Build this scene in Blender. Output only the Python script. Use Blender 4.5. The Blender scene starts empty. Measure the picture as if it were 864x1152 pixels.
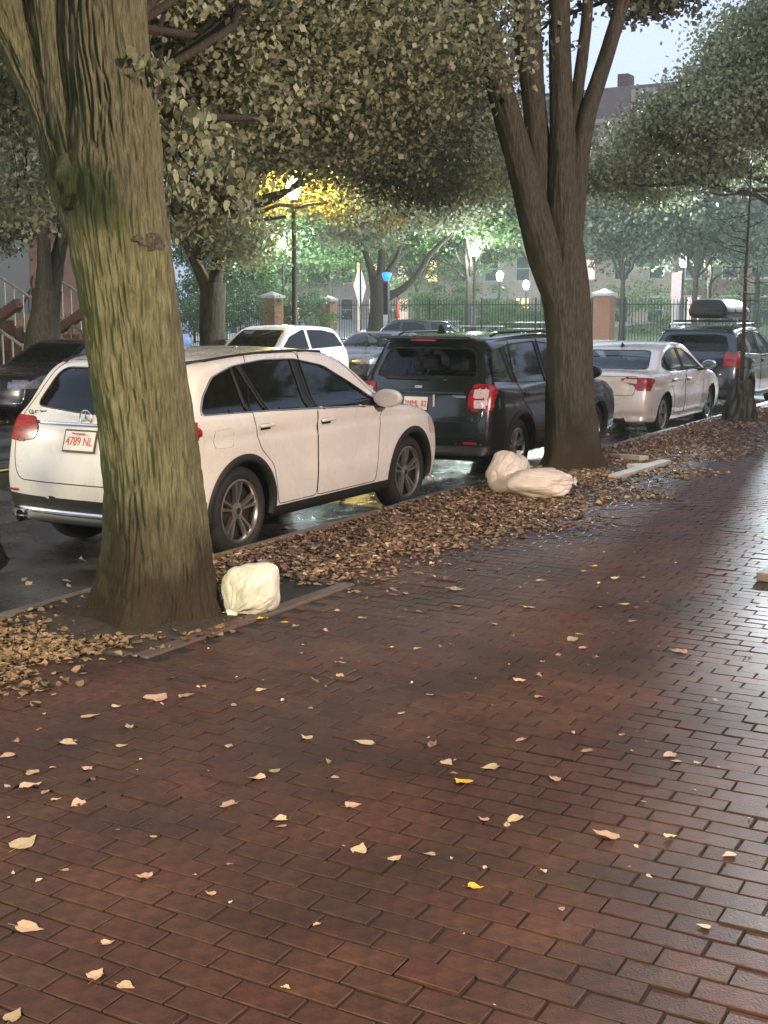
import bpy, bmesh, math, random
import numpy as np
from mathutils import Vector, Matrix
PI = math.pi
C = bpy.context.scene.collection
# ------------------------------------------------------------------ camera
HC, FOCAL, YAW, HOR = 1.8, 1400.0, math.radians(29.4), 350.0
PITCH = math.atan((576-HOR)/FOCAL)
cam_d = bpy.data.cameras.new('camera'); cam = bpy.data.objects.new('camera', cam_d); C.objects.link(cam)
cam_d.sensor_fit = 'HORIZONTAL'; cam_d.sensor_width = 36; cam_d.lens = 36*FOCAL/864
cam_d.clip_start = 0.05; cam_d.clip_end = 3000
cam.location = (0, 0, HC)
cam.rotation_euler = (PI/2-PITCH, 0, YAW-PI/2)
SC = bpy.context.scene; SC.camera = cam
SC.view_settings.view_transform = 'Standard'; SC.view_settings.look = 'None'
SC.view_settings.exposure = 0.2; SC.view_settings.gamma = 1.0
SC.cycles.use_denoising = True
SC.cycles.max_bounces = 6; SC.cycles.diffuse_bounces = 3; SC.cycles.glossy_bounces = 3
SC.cycles.transparent_max_bounces = 10; SC.cycles.transmission_bounces = 4
SC.cycles.sample_clamp_indirect = 4.0
SC.cycles.caustics_reflective = False; SC.cycles.caustics_refractive = False
# ------------------------------------------------------------------ dusk sky and sun
SUN_EL, SUN_AZ = math.radians(1.5), math.radians(150)
W = bpy.data.worlds.new('World'); SC.world = W; W.use_nodes = True
wn = W.node_tree; wn.nodes.clear()
wo = wn.nodes.new('ShaderNodeOutputWorld'); wb = wn.nodes.new('ShaderNodeBackground')
sk = wn.nodes.new('ShaderNodeTexSky'); sk.sky_type = 'NISHITA'; sk.sun_disc = False
sk.sun_elevation = SUN_EL; sk.sun_rotation = SUN_AZ; sk.air_density = 1.0; sk.dust_density = 2.0
mx = wn.nodes.new('ShaderNodeMixRGB'); mx.inputs[0].default_value = 0.75; mx.inputs[2].default_value = (7.3, 8.5, 11.6, 1)
wn.links.new(sk.outputs[0], mx.inputs[1]); wn.links.new(mx.outputs[0], wb.inputs[0])
wb.inputs[1].default_value = 0.13
wn.links.new(wb.outputs[0], wo.inputs[0])
sd = bpy.data.lights.new('sun', 'SUN'); sun = bpy.data.objects.new('sun', sd); C.objects.link(sun)
sd.energy = 0.04; sd.angle = math.radians(15); sd.color = (1, .9, .8)
sun.rotation_euler = (PI/2-SUN_EL-0.15, 0, PI-SUN_AZ)
# ------------------------------------------------------------------ helpers
CA, SA = math.cos(YAW), math.sin(YAW)
def proj(X, Y, Z):
    F = X*CA+Y*SA; R = X*SA-Y*CA; z = Z-HC
    d = F*math.cos(PITCH)-z*math.sin(PITCH); up = F*math.sin(PITCH)+z*math.cos(PITCH)
    return 432+FOCAL*R/d, 576-FOCAL*up/d, d
def ray(u, v):
    x = (u-432)/FOCAL; y = (v-576)/FOCAL
    fy = math.cos(PITCH)-y*math.sin(PITCH); z = -math.sin(PITCH)-y*math.cos(PITCH)
    return fy*CA+x*SA, fy*SA-x*CA, z
def ground_at(u, v, z=0.0):            # point of a level plane seen along a direction from the eye point
    r = ray(u, v); t = (z-HC)/r[2]; return Vector((r[0]*t, r[1]*t, z))
def at(u, v, F):                       # point at forward distance F
    r = ray(u, v); t = F/(r[0]*CA+r[1]*SA); return Vector((r[0]*t, r[1]*t, HC+r[2]*t))
def vnoise(P, seed=0):                 # value noise, P (n,3)
    P = np.asarray(P, float); i = np.floor(P).astype(np.int64); f = P-i; f = f*f*(3-2*f)
    def h(a, b, c):
        n = (a*374761393+b*668265263+c*2147483647+seed*974711) & 0xffffffff
        n = ((n ^ (n >> 13))*1274126177) & 0xffffffff
        return ((n ^ (n >> 16)) & 0xffff)/65535.0
    r = 0
    for dx in (0, 1):
        for dy in (0, 1):
            for dz in (0, 1):
                w = (f[:, 0] if dx else 1-f[:, 0])*(f[:, 1] if dy else 1-f[:, 1])*(f[:, 2] if dz else 1-f[:, 2])
                r = r+w*h(i[:, 0]+dx, i[:, 1]+dy, i[:, 2]+dz)
    return r
def tagp(o, label=None, cat=None, group=None, kind=None):
    if label: o['label'] = label
    if cat: o['category'] = cat
    if group: o['group'] = group
    if kind: o['kind'] = kind
    return o
def empty(name, loc=(0, 0, 0), rz=0, label=None, cat=None, group=None, kind=None):
    o = bpy.data.objects.new(name, None); C.objects.link(o); o.location = loc; o.rotation_euler = (0, 0, rz)
    return tagp(o, label, cat, group, kind)
def add(name, me, parent=None, m=None, loc=None, rot=None):
    o = bpy.data.objects.new(name, me); C.objects.link(o)
    if parent is not None: o.parent = parent
    if m is not None:
        if len(me.materials) == 0: me.materials.append(m)
    if loc is not None: o.location = loc
    if rot is not None: o.rotation_euler = rot
    return o
def mesh_np(name, V, Fq, smooth=False, mats=None, midx=None):
    """mesh from vertex array and an (n,k) face array (all faces the same size) or list of such arrays"""
    me = bpy.data.meshes.new(name); V = np.asarray(V, np.float32)
    if not isinstance(Fq, list): Fq = [Fq]
    Fq = [np.asarray(f, np.int32) for f in Fq if len(f)]
    nf = sum(len(f) for f in Fq); nl = sum(f.size for f in Fq)
    me.vertices.add(len(V)); me.vertices.foreach_set('co', V.ravel())
    me.loops.add(nl); me.polygons.add(nf)
    me.loops.foreach_set('vertex_index', np.concatenate([f.ravel() for f in Fq]))
    tot = np.concatenate([np.full(len(f), f.shape[1], np.int32) for f in Fq])
    st = np.concatenate([[0], np.cumsum(tot)[:-1]]).astype(np.int32)
    me.polygons.foreach_set('loop_start', st)
    me.polygons.foreach_set('use_smooth', np.full(nf, bool(smooth)))
    if midx is not None: me.polygons.foreach_set('material_index', np.asarray(midx, np.int32))
    for m in (mats or []): me.materials.append(m)
    me.update(calc_edges=True); me.validate()
    return me
class MB:                               # collects simple shapes into ONE mesh
    def __init__(s): s.v = []; s.f = []; s.n = 0
    def put(s, V, F):
        s.v.append(np.asarray(V, float)); s.f += [tuple(i+s.n for i in f) for f in F]; s.n += len(V); return s
    def box(s, c, size, rz=0, rx=0, ry=0, bev=0):
        x, y, z = [a/2 for a in size]
        if bev:
            bm = bmesh.new(); bmesh.ops.create_cube(bm, size=1)
            for v in bm.verts: v.co = Vector((v.co.x*size[0], v.co.y*size[1], v.co.z*size[2]))
            bmesh.ops.bevel(bm, geom=bm.edges[:], offset=bev, segments=2, affect='EDGES', profile=.6)
            bm.verts.index_update(); V = [v.co.copy() for v in bm.verts]; F = [[v.index for v in f.verts] for f in bm.faces]; bm.free()
        else:
            V = [Vector((a*x, b*y, d*z)) for a in (-1, 1) for b in (-1, 1) for d in (-1, 1)]
            F = [(0, 1, 3, 2), (4, 6, 7, 5), (0, 4, 5, 1), (2, 3, 7, 6), (0, 2, 6, 4), (1, 5, 7, 3)]
        M = Matrix.Translation(Vector(c)) @ Matrix.Rotation(rz, 4, 'Z') @ Matrix.Rotation(ry, 4, 'Y') @ Matrix.Rotation(rx, 4, 'X')
        return s.put([M @ v for v in V], F)
    def tube(s, pts, rad, n=8, cap=True):
        pts = [Vector(p) for p in pts]; m = len(pts)
        if not hasattr(rad, '__len__'): rad = [rad]*m
        V = []; F = []; up = Vector((0, 0, 1)); prev = None
        for i, p in enumerate(pts):
            d = (pts[min(i+1, m-1)]-pts[max(i-1, 0)])
            d = d.normalized() if d.length > 1e-9 else Vector((0, 0, 1))
            a = prev if prev is not None else (Vector((1, 0, 0)) if abs(d.z) > .9 else up)
            a = (a-d*a.dot(d)); a = a.normalized() if a.length > 1e-6 else d.orthogonal().normalized()
            b = d.cross(a); prev = a
            for k in range(n):
                t = 2*PI*k/n; V.append(p+(a*math.cos(t)+b*math.sin(t))*rad[i])
        for i in range(m-1):
            for k in range(n):
                F.append((i*n+k, i*n+(k+1) % n, (i+1)*n+(k+1) % n, (i+1)*n+k))
        if cap: F.append(tuple(range(n))[::-1]); F.append(tuple((m-1)*n+k for k in range(n)))
        return s.put(V, F)
    def lathe(s, prof, n=24, c=(0, 0, 0), axis='Z'):
        V = []; F = []; m = len(prof)
        for r, h in prof:
            for k in range(n):
                t = 2*PI*k/n
                p = (r*math.cos(t), r*math.sin(t), h) if axis == 'Z' else (r*math.cos(t), h, r*math.sin(t))
                V.append(Vector(p)+Vector(c))
        for i in range(m-1):
            for k in range(n): F.append((i*n+k, i*n+(k+1) % n, (i+1)*n+(k+1) % n, (i+1)*n+k))
        return s.put(V, F)
    def prism(s, pts, z0, z1):
        n = len(pts); V = [(x, y, z0) for x, y in pts]+[(x, y, z1) for x, y in pts]
        F = [tuple(range(n))[::-1], tuple(range(n, 2*n))]+[(i, (i+1) % n, n+(i+1) % n, n+i) for i in range(n)]
        return s.put(V, F)
    def quad(s, a, b, c, d): return s.put([a, b, c, d], [(0, 1, 2, 3)])
    def build(s, name, m, parent=None, smooth=False, loc=None, rot=None):
        me = bpy.data.meshes.new(name); me.from_pydata([tuple(v) for v in np.concatenate(s.v)], [], s.f)
        me.materials.append(m)
        if smooth: me.polygons.foreach_set('use_smooth', np.ones(len(me.polygons), bool))
        me.update()
        return add(name, me, parent, None, loc, rot)
def flat(me, ang=40):                   # smooth shading that keeps sharp edges
    me.polygons.foreach_set('use_smooth', np.ones(len(me.polygons), bool))
    bm = bmesh.new(); bm.from_mesh(me)
    for e in bm.edges:
        if len(e.link_faces) == 2 and e.calc_face_angle(0) > math.radians(ang): e.smooth = False
    bm.to_mesh(me); bm.free()
# ------------------------------------------------------------------ materials
def mat(name, col, rough=.6, metal=0, spec=.5, var=0.0, vscale=8, bump=0, bscale=60, coord='Object', col2=None,
        island=0, hue=.03, rvar=0, emis=None, coat=0, trans=0, stretch=None, detail=6):
    m = bpy.data.materials.new(name); m.use_nodes = True; nt = m.node_tree; p = nt.nodes['Principled BSDF']
    L = nt.links.new; N = nt.nodes.new
    p.inputs['Base Color'].default_value = (*col, 1); p.inputs['Roughness'].default_value = rough
    p.inputs['Metallic'].default_value = metal; p.inputs['Specular IOR Level'].default_value = spec
    p.inputs['Coat Weight'].default_value = coat; p.inputs['Coat Roughness'].default_value = .05
    if emis: p.inputs['Emission Color'].default_value = (*emis[0], 1); p.inputs['Emission Strength'].default_value = emis[1]
    tc = N('ShaderNodeTexCoord'); mp = N('ShaderNodeMapping'); L(tc.outputs[coord], mp.inputs[0])
    if stretch: mp.inputs['Scale'].default_value = stretch
    vec = mp.outputs[0]; fac = None
    if var or col2 or rvar:
        nz = N('ShaderNodeTexNoise'); nz.inputs['Scale'].default_value = vscale; nz.inputs['Detail'].default_value = detail
        nz.inputs['Roughness'].default_value = .65; L(vec, nz.inputs[0]); fac = nz.outputs[0]
    src = None
    if col2 or var:
        rp = N('ShaderNodeValToRGB'); L(fac, rp.inputs[0])
        rp.color_ramp.elements[0].position = .35; rp.color_ramp.elements[1].position = .65
        c2 = col2 or tuple(c*(1+var) for c in col); c1 = col if col2 else tuple(c*(1-var) for c in col)
        rp.color_ramp.elements[0].color = (*c1, 1); rp.color_ramp.elements[1].color = (*c2, 1); src = rp.outputs[0]
    if island:
        g = N('ShaderNodeNewGeometry'); oi = N('ShaderNodeObjectInfo'); a = N('ShaderNodeMath'); a.operation = 'ADD'
        L(g.outputs['Random Per Island'], a.inputs[0]); L(oi.outputs['Random'], a.inputs[1])
        fr = N('ShaderNodeMath'); fr.operation = 'FRACT'; L(a.outputs[0], fr.inputs[0])
        mr = N('ShaderNodeMapRange'); L(fr.outputs[0], mr.inputs[0]); mr.inputs[3].default_value = 1-island; mr.inputs[4].default_value = 1+island
        hs = N('ShaderNodeHueSaturation'); L(mr.outputs[0], hs.inputs['Value'])
        m2 = N('ShaderNodeMath'); m2.operation = 'MULTIPLY_ADD'; L(fr.outputs[0], m2.inputs[0]); m2.inputs[1].default_value = 7.13; m2.inputs[2].default_value = 0
        f2 = N('ShaderNodeMath'); f2.operation = 'FRACT'; L(m2.outputs[0], f2.inputs[0])
        mh = N('ShaderNodeMapRange'); L(f2.outputs[0], mh.inputs[0]); mh.inputs[3].default_value = .5-hue; mh.inputs[4].default_value = .5+hue
        L(mh.outputs[0], hs.inputs['Hue'])
        if src: L(src, hs.inputs['Color'])
        else: hs.inputs['Color'].default_value = (*col, 1)
        src = hs.outputs[0]
    if src: L(src, p.inputs['Base Color'])
    if rvar:
        mr = N('ShaderNodeMapRange'); L(fac, mr.inputs[0]); mr.inputs[1].default_value = .35; mr.inputs[2].default_value = .65
        mr.inputs[3].default_value = max(.02, rough-rvar); mr.inputs[4].default_value = rough+rvar; L(mr.outputs[0], p.inputs['Roughness'])
    if bump:
        nb = N('ShaderNodeTexNoise'); nb.inputs['Scale'].default_value = bscale; nb.inputs['Detail'].default_value = 5; L(vec, nb.inputs[0])
        bp = N('ShaderNodeBump'); bp.inputs['Strength'].default_value = bump; bp.inputs['Distance'].default_value = .02
        L(nb.outputs[0], bp.inputs['Height']); L(bp.outputs[0], p.inputs['Normal'])
    if trans:                          # thin translucent leaf
        t = N('ShaderNodeBsdfTranslucent'); mxs = N('ShaderNodeMixShader'); mxs.inputs[0].default_value = trans
        if src: L(src, t.inputs[0])
        else: t.inputs[0].default_value = (*col, 1)
        L(p.outputs[0], mxs.inputs[1]); L(t.outputs[0], mxs.inputs[2]); L(mxs.outputs[0], nt.nodes['Material Output'].inputs[0])
    return m
def paint(name, col, metal=0.0, rough=.28):
    m = mat(name, col, rough, metal, .5, coat=.8, var=.03, vscale=3, rvar=.05)
    nt = m.node_tree; p = nt.nodes['Principled BSDF']; g = nt.nodes.new('ShaderNodeNewGeometry')
    d = nt.nodes.new('ShaderNodeBsdfDiffuse'); d.inputs[0].default_value = (.03, .03, .03, 1)
    mxs = nt.nodes.new('ShaderNodeMixShader'); nt.links.new(g.outputs['Backfacing'], mxs.inputs[0])
    nt.links.new(p.outputs[0], mxs.inputs[1]); nt.links.new(d.outputs[0], mxs.inputs[2])
    nt.links.new(mxs.outputs[0], nt.nodes['Material Output'].inputs[0]); return m
def glassm(name, tint, clear=.8):
    m = bpy.data.materials.new(name); m.use_nodes = True; nt = m.node_tree; nt.nodes.remove(nt.nodes['Principled BSDF'])
    N = nt.nodes.new; L = nt.links.new
    t = N('ShaderNodeBsdfTransparent'); t.inputs[0].default_value = (*tint, 1)
    g = N('ShaderNodeBsdfGlossy'); g.inputs['Roughness'].default_value = .04; g.inputs[0].default_value = (.9, .95, 1, 1)
    d = N('ShaderNodeBsdfDiffuse'); d.inputs[0].default_value = (.02, .022, .02, 1)
    nz = N('ShaderNodeTexNoise'); nz.inputs['Scale'].default_value = 9
    mr = N('ShaderNodeMapRange'); mr.inputs[3].default_value = clear-.04; mr.inputs[4].default_value = clear+.04; L(nz.outputs[0], mr.inputs[0])
    m1 = N('ShaderNodeMixShader'); L(mr.outputs[0], m1.inputs[0]); L(d.outputs[0], m1.inputs[1]); L(t.outputs[0], m1.inputs[2])
    fr = N('ShaderNodeFresnel'); fr.inputs[0].default_value = 1.38
    m2 = N('ShaderNodeMixShader'); L(fr.outputs[0], m2.inputs[0]); L(m1.outputs[0], m2.inputs[1]); L(g.outputs[0], m2.inputs[2])
    L(m2.outputs[0], nt.nodes['Material Output'].inputs[0]); return m
def emit(name, col, s):
    return mat(name, col, .3, emis=(col, s), var=.02)
M = {}
M['asphalt'] = mat('wet_asphalt', (.026, .025, .025), .3, col2=(.06, .056, .052), vscale=1.3, rvar=.24, bump=.25, bscale=90, spec=.6)
M['dirt'] = mat('dirt', (.02, .014, .01), .9, col2=(.05, .034, .024), vscale=14, bump=.6, bscale=40)
M['ground'] = mat('ground_soil', (.02, .022, .012), .95, col2=(.04, .045, .022), vscale=.6, bump=.3)
M['mortar'] = mat('joint_sand', (.006, .0045, .0035), .9, var=.3, vscale=20, bump=.3)
M['granite'] = mat('granite', (.12, .10, .085), .6, col2=(.2, .17, .14), vscale=30, bump=.35, bscale=80, island=.15)
M['slate'] = mat('dark_edging', (.07, .05, .038), .65, col2=(.12, .09, .07), vscale=20, bump=.4, bscale=60, island=.15)
M['concrete'] = mat('pale_concrete', (.28, .27, .26), .7, var=.2, vscale=10, bump=.2)
M['grass'] = mat('lawn', (.03, .06, .02), .9, col2=(.06, .1, .035), vscale=4, bump=.5, bscale=80)
def brickmat():
    m = mat('pavement_brick', (.036, .0128, .0062), .5, col2=(.078, .03, .0155), vscale=18, rvar=.1, bump=.18, bscale=110, island=.12, hue=.008, spec=.5)
    nt = m.node_tree; N = nt.nodes.new; L = nt.links.new; p = nt.nodes['Principled BSDF']
    g = N('ShaderNodeNewGeometry')                          # rain-wet areas: world-anchored patches, glossier
    nz = N('ShaderNodeTexNoise'); nz.inputs['Scale'].default_value = .45; nz.inputs['Detail'].default_value = 4
    L(g.outputs['Position'], nz.inputs[0]); sx = N('ShaderNodeSeparateXYZ'); L(g.outputs['Position'], sx.inputs[0])
    a = N('ShaderNodeMath'); a.operation = 'MULTIPLY_ADD'; L(sx.outputs[1], a.inputs[0]); a.inputs[1].default_value = -.10; a.inputs[2].default_value = .0
    b = N('ShaderNodeMath'); b.operation = 'MULTIPLY_ADD'; L(sx.outputs[0], b.inputs[0]); b.inputs[1].default_value = .055; L(a.outputs[0], b.inputs[2])
    c = N('ShaderNodeMath'); c.operation = 'ADD'; L(b.outputs[0], c.inputs[0]); L(nz.outputs[0], c.inputs[1])
    mr = N('ShaderNodeMapRange'); L(c.outputs[0], mr.inputs[0]); mr.inputs[1].default_value = .45; mr.inputs[2].default_value = .95
    mr.inputs[3].default_value = .68; mr.inputs[4].default_value = .42
    L(mr.outputs[0], p.inputs['Roughness'])
    n2 = N('ShaderNodeTexNoise'); n2.inputs['Scale'].default_value = 1.3; n2.inputs['Detail'].default_value = 7; n2.inputs['Roughness'].default_value = .62; L(g.outputs['Position'], n2.inputs[0])
    m2 = N('ShaderNodeMapRange'); L(n2.outputs[0], m2.inputs[0]); m2.inputs[1].default_value = .36; m2.inputs[2].default_value = .62; m2.inputs[3].default_value = .5; m2.inputs[4].default_value = 1.12
    src = p.inputs['Base Color'].links[0].from_socket; mu = N('ShaderNodeMixRGB'); mu.blend_type = 'MULTIPLY'; mu.inputs[0].default_value = 1     # grime and damp stains
    L(src, mu.inputs[1]); L(m2.outputs[0], mu.inputs[2]); L(mu.outputs[0], p.inputs['Base Color']); return m
M['brick'] = brickmat()
M['litter'] = mat('leaf_litter', (.205, .132, .084), .65, island=.34, hue=.012, var=.3, vscale=9, spec=.35)
M['leafgold'] = mat('fallen_gold', (.22, .15, .088), .65, island=.35, hue=.012, var=.3, vscale=9, spec=.35)
M['leafpale'] = mat('fallen_pale', (.42, .31, .2), .55, island=.3, var=.2, vscale=30, spec=.4, bump=.3)
M['leafyellow'] = mat('fallen_yellow', (.6, .36, .05), .55, island=.2, var=.2, vscale=30, spec=.4)
M['leaf'] = mat('linden_leaf', (.27, .29, .175), .45, island=.45, hue=.015, var=.25, vscale=.7, spec=.35, trans=.3)
M['leafgreen'] = mat('green_leaf', (.09, .15, .055), .55, island=.5, var=.3, vscale=.5, spec=.35, trans=.35)
M['leafdark'] = mat('dusky_leaf', (.13, .155, .11), .6, island=.5, var=.3, vscale=.5, spec=.3, trans=.25)
M['leafgoldtree'] = mat('autumn_leaf', (.3, .2, .03), .55, island=.4, var=.25, vscale=.5, spec=.3, trans=.4)
def barkmat(name, c1, c2, moss=None, hero=False):
    m = mat(name, c1, .85, col2=c2, vscale=3.2, stretch=(19, 19, 2.4), bump=1.0, bscale=4, spec=.25, detail=8)
    if moss:
        nt = m.node_tree; N = nt.nodes.new; L = nt.links.new; p = nt.nodes['Principled BSDF']
        src = p.inputs['Base Color'].links[0].from_socket
        g = N('ShaderNodeNewGeometry'); tc = N('ShaderNodeTexCoord')
        dt = N('ShaderNodeVectorMath'); dt.operation = 'DOT_PRODUCT'; L(g.outputs['Normal'], dt.inputs[0]); dt.inputs[1].default_value = (-.6, .8, .05)
        nz = N('ShaderNodeTexNoise'); nz.inputs['Scale'].default_value = 2.6; nz.inputs['Detail'].default_value = 8; L(tc.outputs['Object'], nz.inputs[0])
        a = N('ShaderNodeMath'); a.operation = 'MULTIPLY_ADD'; L(dt.outputs['Value'], a.inputs[0]); a.inputs[1].default_value = .6; L(nz.outputs[0], a.inputs[2])
        r = N('ShaderNodeMapRange'); L(a.outputs[0], r.inputs[0]); r.inputs[1].default_value = .70; r.inputs[2].default_value = .90
        if hero:                       # the big mossy burl
            ds = N('ShaderNodeVectorMath'); ds.operation = 'DISTANCE'; L(g.outputs['Position'], ds.inputs[0]); ds.inputs[1].default_value = tuple(at(88, 215, 7.0))
            dm = N('ShaderNodeMath'); dm.operation = 'MULTIPLY_ADD'; L(nz.outputs[0], dm.inputs[0]); dm.inputs[1].default_value = -.5; L(ds.outputs['Value'], dm.inputs[2])
            dr = N('ShaderNodeMapRange'); L(dm.outputs[0], dr.inputs[0]); dr.inputs[1].default_value = -.12; dr.inputs[2].default_value = .04; dr.inputs[3].default_value = 1; dr.inputs[4].default_value = 0
            mxm = N('ShaderNodeMath'); mxm.operation = 'MAXIMUM'; L(dr.outputs[0], mxm.inputs[0]); L(r.outputs[0], mxm.inputs[1]); r = mxm
        mxx = N('ShaderNodeMixRGB'); L(r.outputs[0], mxx.inputs[0]); L(src, mxx.inputs[1]); mxx.inputs[2].default_value = (*moss, 1)
        # damp soil splash at the foot of the trunk
        sx = N('ShaderNodeSeparateXYZ'); L(g.outputs['Position'], sx.inputs[0])
        n2 = N('ShaderNodeTexNoise'); n2.inputs['Scale'].default_value = 3; L(tc.outputs['Object'], n2.inputs[0])
        b = N('ShaderNodeMath'); b.operation = 'MULTIPLY_ADD'; L(n2.outputs[0], b.inputs[0]); b.inputs[1].default_value = -.9; L(sx.outputs[2], b.inputs[2])
        r2 = N('ShaderNodeMapRange'); L(b.outputs[0], r2.inputs[0]); r2.inputs[1].default_value = -.2; r2.inputs[2].default_value = .3; r2.inputs[3].default_value = 1; r2.inputs[4].default_value = 0
        m3 = N('ShaderNodeMixRGB'); L(r2.outputs[0], m3.inputs[0]); L(mxx.outputs[0], m3.inputs[1]); m3.inputs[2].default_value = (.035, .026, .016, 1)
        L(m3.outputs[0], p.inputs['Base Color'])
    return m
M['bark'] = barkmat('mossy_bark', (.065, .062, .036), (.18, .175, .1), moss=(.03, .043, .016), hero=True)
M['bark2'] = barkmat('brown_bark', (.042, .037, .027), (.118, .106, .08), moss=(.045, .045, .025))
M['bark3'] = barkmat('dark_bark', (.03, .025, .02), (.075, .062, .048))
M['white'] = paint('white_paint', (.71, .69, .645)); M['pearl'] = paint('silver_white_paint', (.70, .66, .62), .15)
M['black'] = paint('black_green_paint', (.012, .016, .015), .1, .22); M['silver'] = paint('slate_paint', (.035, .042, .055), .55, .2)
M['ink'] = paint('black_paint', (.008, .008, .009)); M['blue'] = paint('blue_paint', (.22, .33, .62), .1)
M['plastic'] = mat('black_plastic', (.014, .014, .014), .5, var=.2, vscale=30, bump=.05)
M['trim'] = mat('gloss_black', (.006, .006, .006), .45, var=.1)
M['under'] = mat('underbody', (.006, .006, .006), .9, var=.3)
M['tyre'] = mat('tyre_rubber', (.012, .012, .012), .75, var=.3, vscale=20, bump=.2)
M['alloy'] = mat('alloy', (.42, .40, .38), .3, .85, var=.08, vscale=12)
M['alloydark'] = mat('alloy_dark', (.012, .012, .012), .6, 0, var=.2)
M['chrome'] = mat('chrome', (.7, .7, .7), .15, 1, var=.05)
M['red'] = mat('red_lens', (.10, .003, .005), .25, coat=.5, col2=(.42, .02, .025), vscale=5, stretch=(1, 1, 7))
M['clearlens'] = mat('clear_lens', (.6, .5, .5), .15, coat=1, var=.2, vscale=25)
M['glassdark'] = glassm('privacy_glass', (.02, .02, .02), .75)
M['glass'] = glassm('clear_glass', (.85, .92, .9), .97)
M['plate'] = mat('plate', (.72, .66, .62), .5, var=.08, vscale=10)
M['platered'] = mat('plate_red', (.45, .04, .03), .5, var=.1)
M['seat'] = mat('seat_fabric', (.035, .035, .035), .9, var=.2)
M['bag'] = mat('bag_plastic', (.66, .65, .56), .38, var=.08, vscale=4, bump=.35, bscale=14, trans=.12)
M['bagpink'] = mat('bag_plastic_pink', (.63, .55, .51), .36, var=.10, vscale=4, bump=.35, bscale=14, trans=.12)
M['iron'] = mat('black_iron', (.012, .013, .014), .5, .3, var=.2)
M['pole'] = mat('pole_green_black', (.03, .035, .025), .5, var=.2)
M['redbrick'] = mat('red_brick', (.2, .08, .05), .8, col2=(.28, .12, .075), vscale=20, island=.2, bump=.2)
M['stone'] = mat('cap_stone', (.4, .38, .34), .8, var=.15, vscale=6, bump=.2)
M['brown'] = mat('brownstone', (.12, .07, .05), .85, var=.25, vscale=2, bump=.3, island=.08)
M['beige'] = mat('beige_wall', (.3, .235, .19), .85, var=.15, vscale=1.2, bump=.2)
M['roofred'] = mat('slate_roof_mauve', (.15, .095, .085), .8, var=.15, vscale=1.5, bump=.2)
M['wood'] = mat('old_wood', (.22, .17, .13), .7, var=.3, vscale=8, stretch=(1, 8, 8), bump=.3)
M['signback'] = mat('sign_metal', (.55, .56, .56), .45, .3, var=.1)
M['headlamp'] = mat('headlamp', (.16, .16, .17), .2, coat=1, var=.3, vscale=20)
M['orange'] = mat('orange_fabric', (.38, .05, .035), .6, var=.15)
M['winframe'] = mat('painted_frame', (.3, .28, .25), .6, var=.1)
M['bagwater'] = mat('tree_bag', (.03, .035, .022), .55, var=.5, vscale=9, bump=.5, bscale=14)
M['winglass'] = mat('window_glass', (.03, .035, .04), .08, var=.2)
M['litwin'] = emit('lit_window', (1, .72, .35), 1.2)
M['litwin2'] = emit('lit_window_pink', (1, .62, .5), .7)
M['lampy'] = emit('sodium_lamp', (1, .68, .13), 950)
M['lampw'] = emit('cool_lamp', (.85, 1, .95), 800)
M['lampb'] = emit('blue_light', (.03, .27, .9), 1.3)
M['paintroad'] = mat('road_paint', (.6, .6, .56), .6, var=.3, vscale=8)
M['yellowpaint'] = mat('road_paint_yellow', (.6, .42, .06), .6, var=.3, vscale=8)
# ------------------------------------------------------------------ ground, street, sidewalk
rng = np.random.default_rng(7); random.seed(7)
ZS = -0.15
PARKX = 51.0
def sheet(name, x0, x1, y0, y1, z, m, kind='structure', nx=1, ny=1, zf=None, parent=None):
    xs = np.linspace(x0, x1, nx+1); ys = np.linspace(y0, y1, ny+1); X, Y = np.meshgrid(xs, ys, indexing='ij')
    Z = np.full_like(X, z) if zf is None else z+zf(X, Y)
    V = np.stack([X, Y, Z], -1).reshape(-1, 3); i = np.arange(nx)[:, None]*(ny+1)+np.arange(ny)[None]
    i = i.ravel(); F = np.stack([i, i+ny+1, i+ny+2, i+1], -1)
    o = add(name, mesh_np(name, V, F, nx > 1), parent, m)
    if kind: o['kind'] = kind
    return o
sheet('ground', -900, 1500, -1000, 1200, -0.2, M['ground'])
sheet('street', -60, 38, 5.63, 17.5, ZS, M['asphalt'], nx=98, ny=12, zf=lambda x, y: .012*np.sin(x*1.3+y)*np.sin(y*1.1))
sheet('cross_street', 38, 49.2, -60, 110, ZS+.004, M['asphalt'])
def stones(parent, p0, p1, w, h, z, m, length=1.8, name='kerb_stone', j=.012):
    """row of separate edging stones from p0 to p1, top at z"""
    p0 = Vector(p0); p1 = Vector(p1); d = p1-p0; n = max(1, round(d.length/length)); a = math.atan2(d.y, d.x)
    for i in range(n):
        L = d.length/n*random.uniform(.985, 1.0)-j; c = p0+d*((i+.5)/n)
        b = MB().box((0, 0, 0), (L, w*random.uniform(.96, 1.04), h), bev=.008)
        o = b.build(name, m, parent, loc=(c.x, c.y, z-h/2+random.uniform(-.006, .006)), rot=(random.uniform(-.008, .008), random.uniform(-.003, .003), a+random.uniform(-.003, .003)))
kerb = empty('kerb', (0, 5.56, 0), kind='structure')
def inv(parent, v): return (v[0]-parent.location.x, v[1]-parent.location.y)
stones(kerb, (-4, 0), (37, 0), .14, .3, 0.0, M['granite'])
far_kerb = empty('far_kerb', (0, 17.57, 0), kind='structure')
stones(far_kerb, (2, 0), (37, 0), .14, .3, 0.0, M['granite'], 2.2)
sheet('far_sidewalk', -20, 37.9, 17.64, 60, -.012, M['concrete'])
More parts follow.
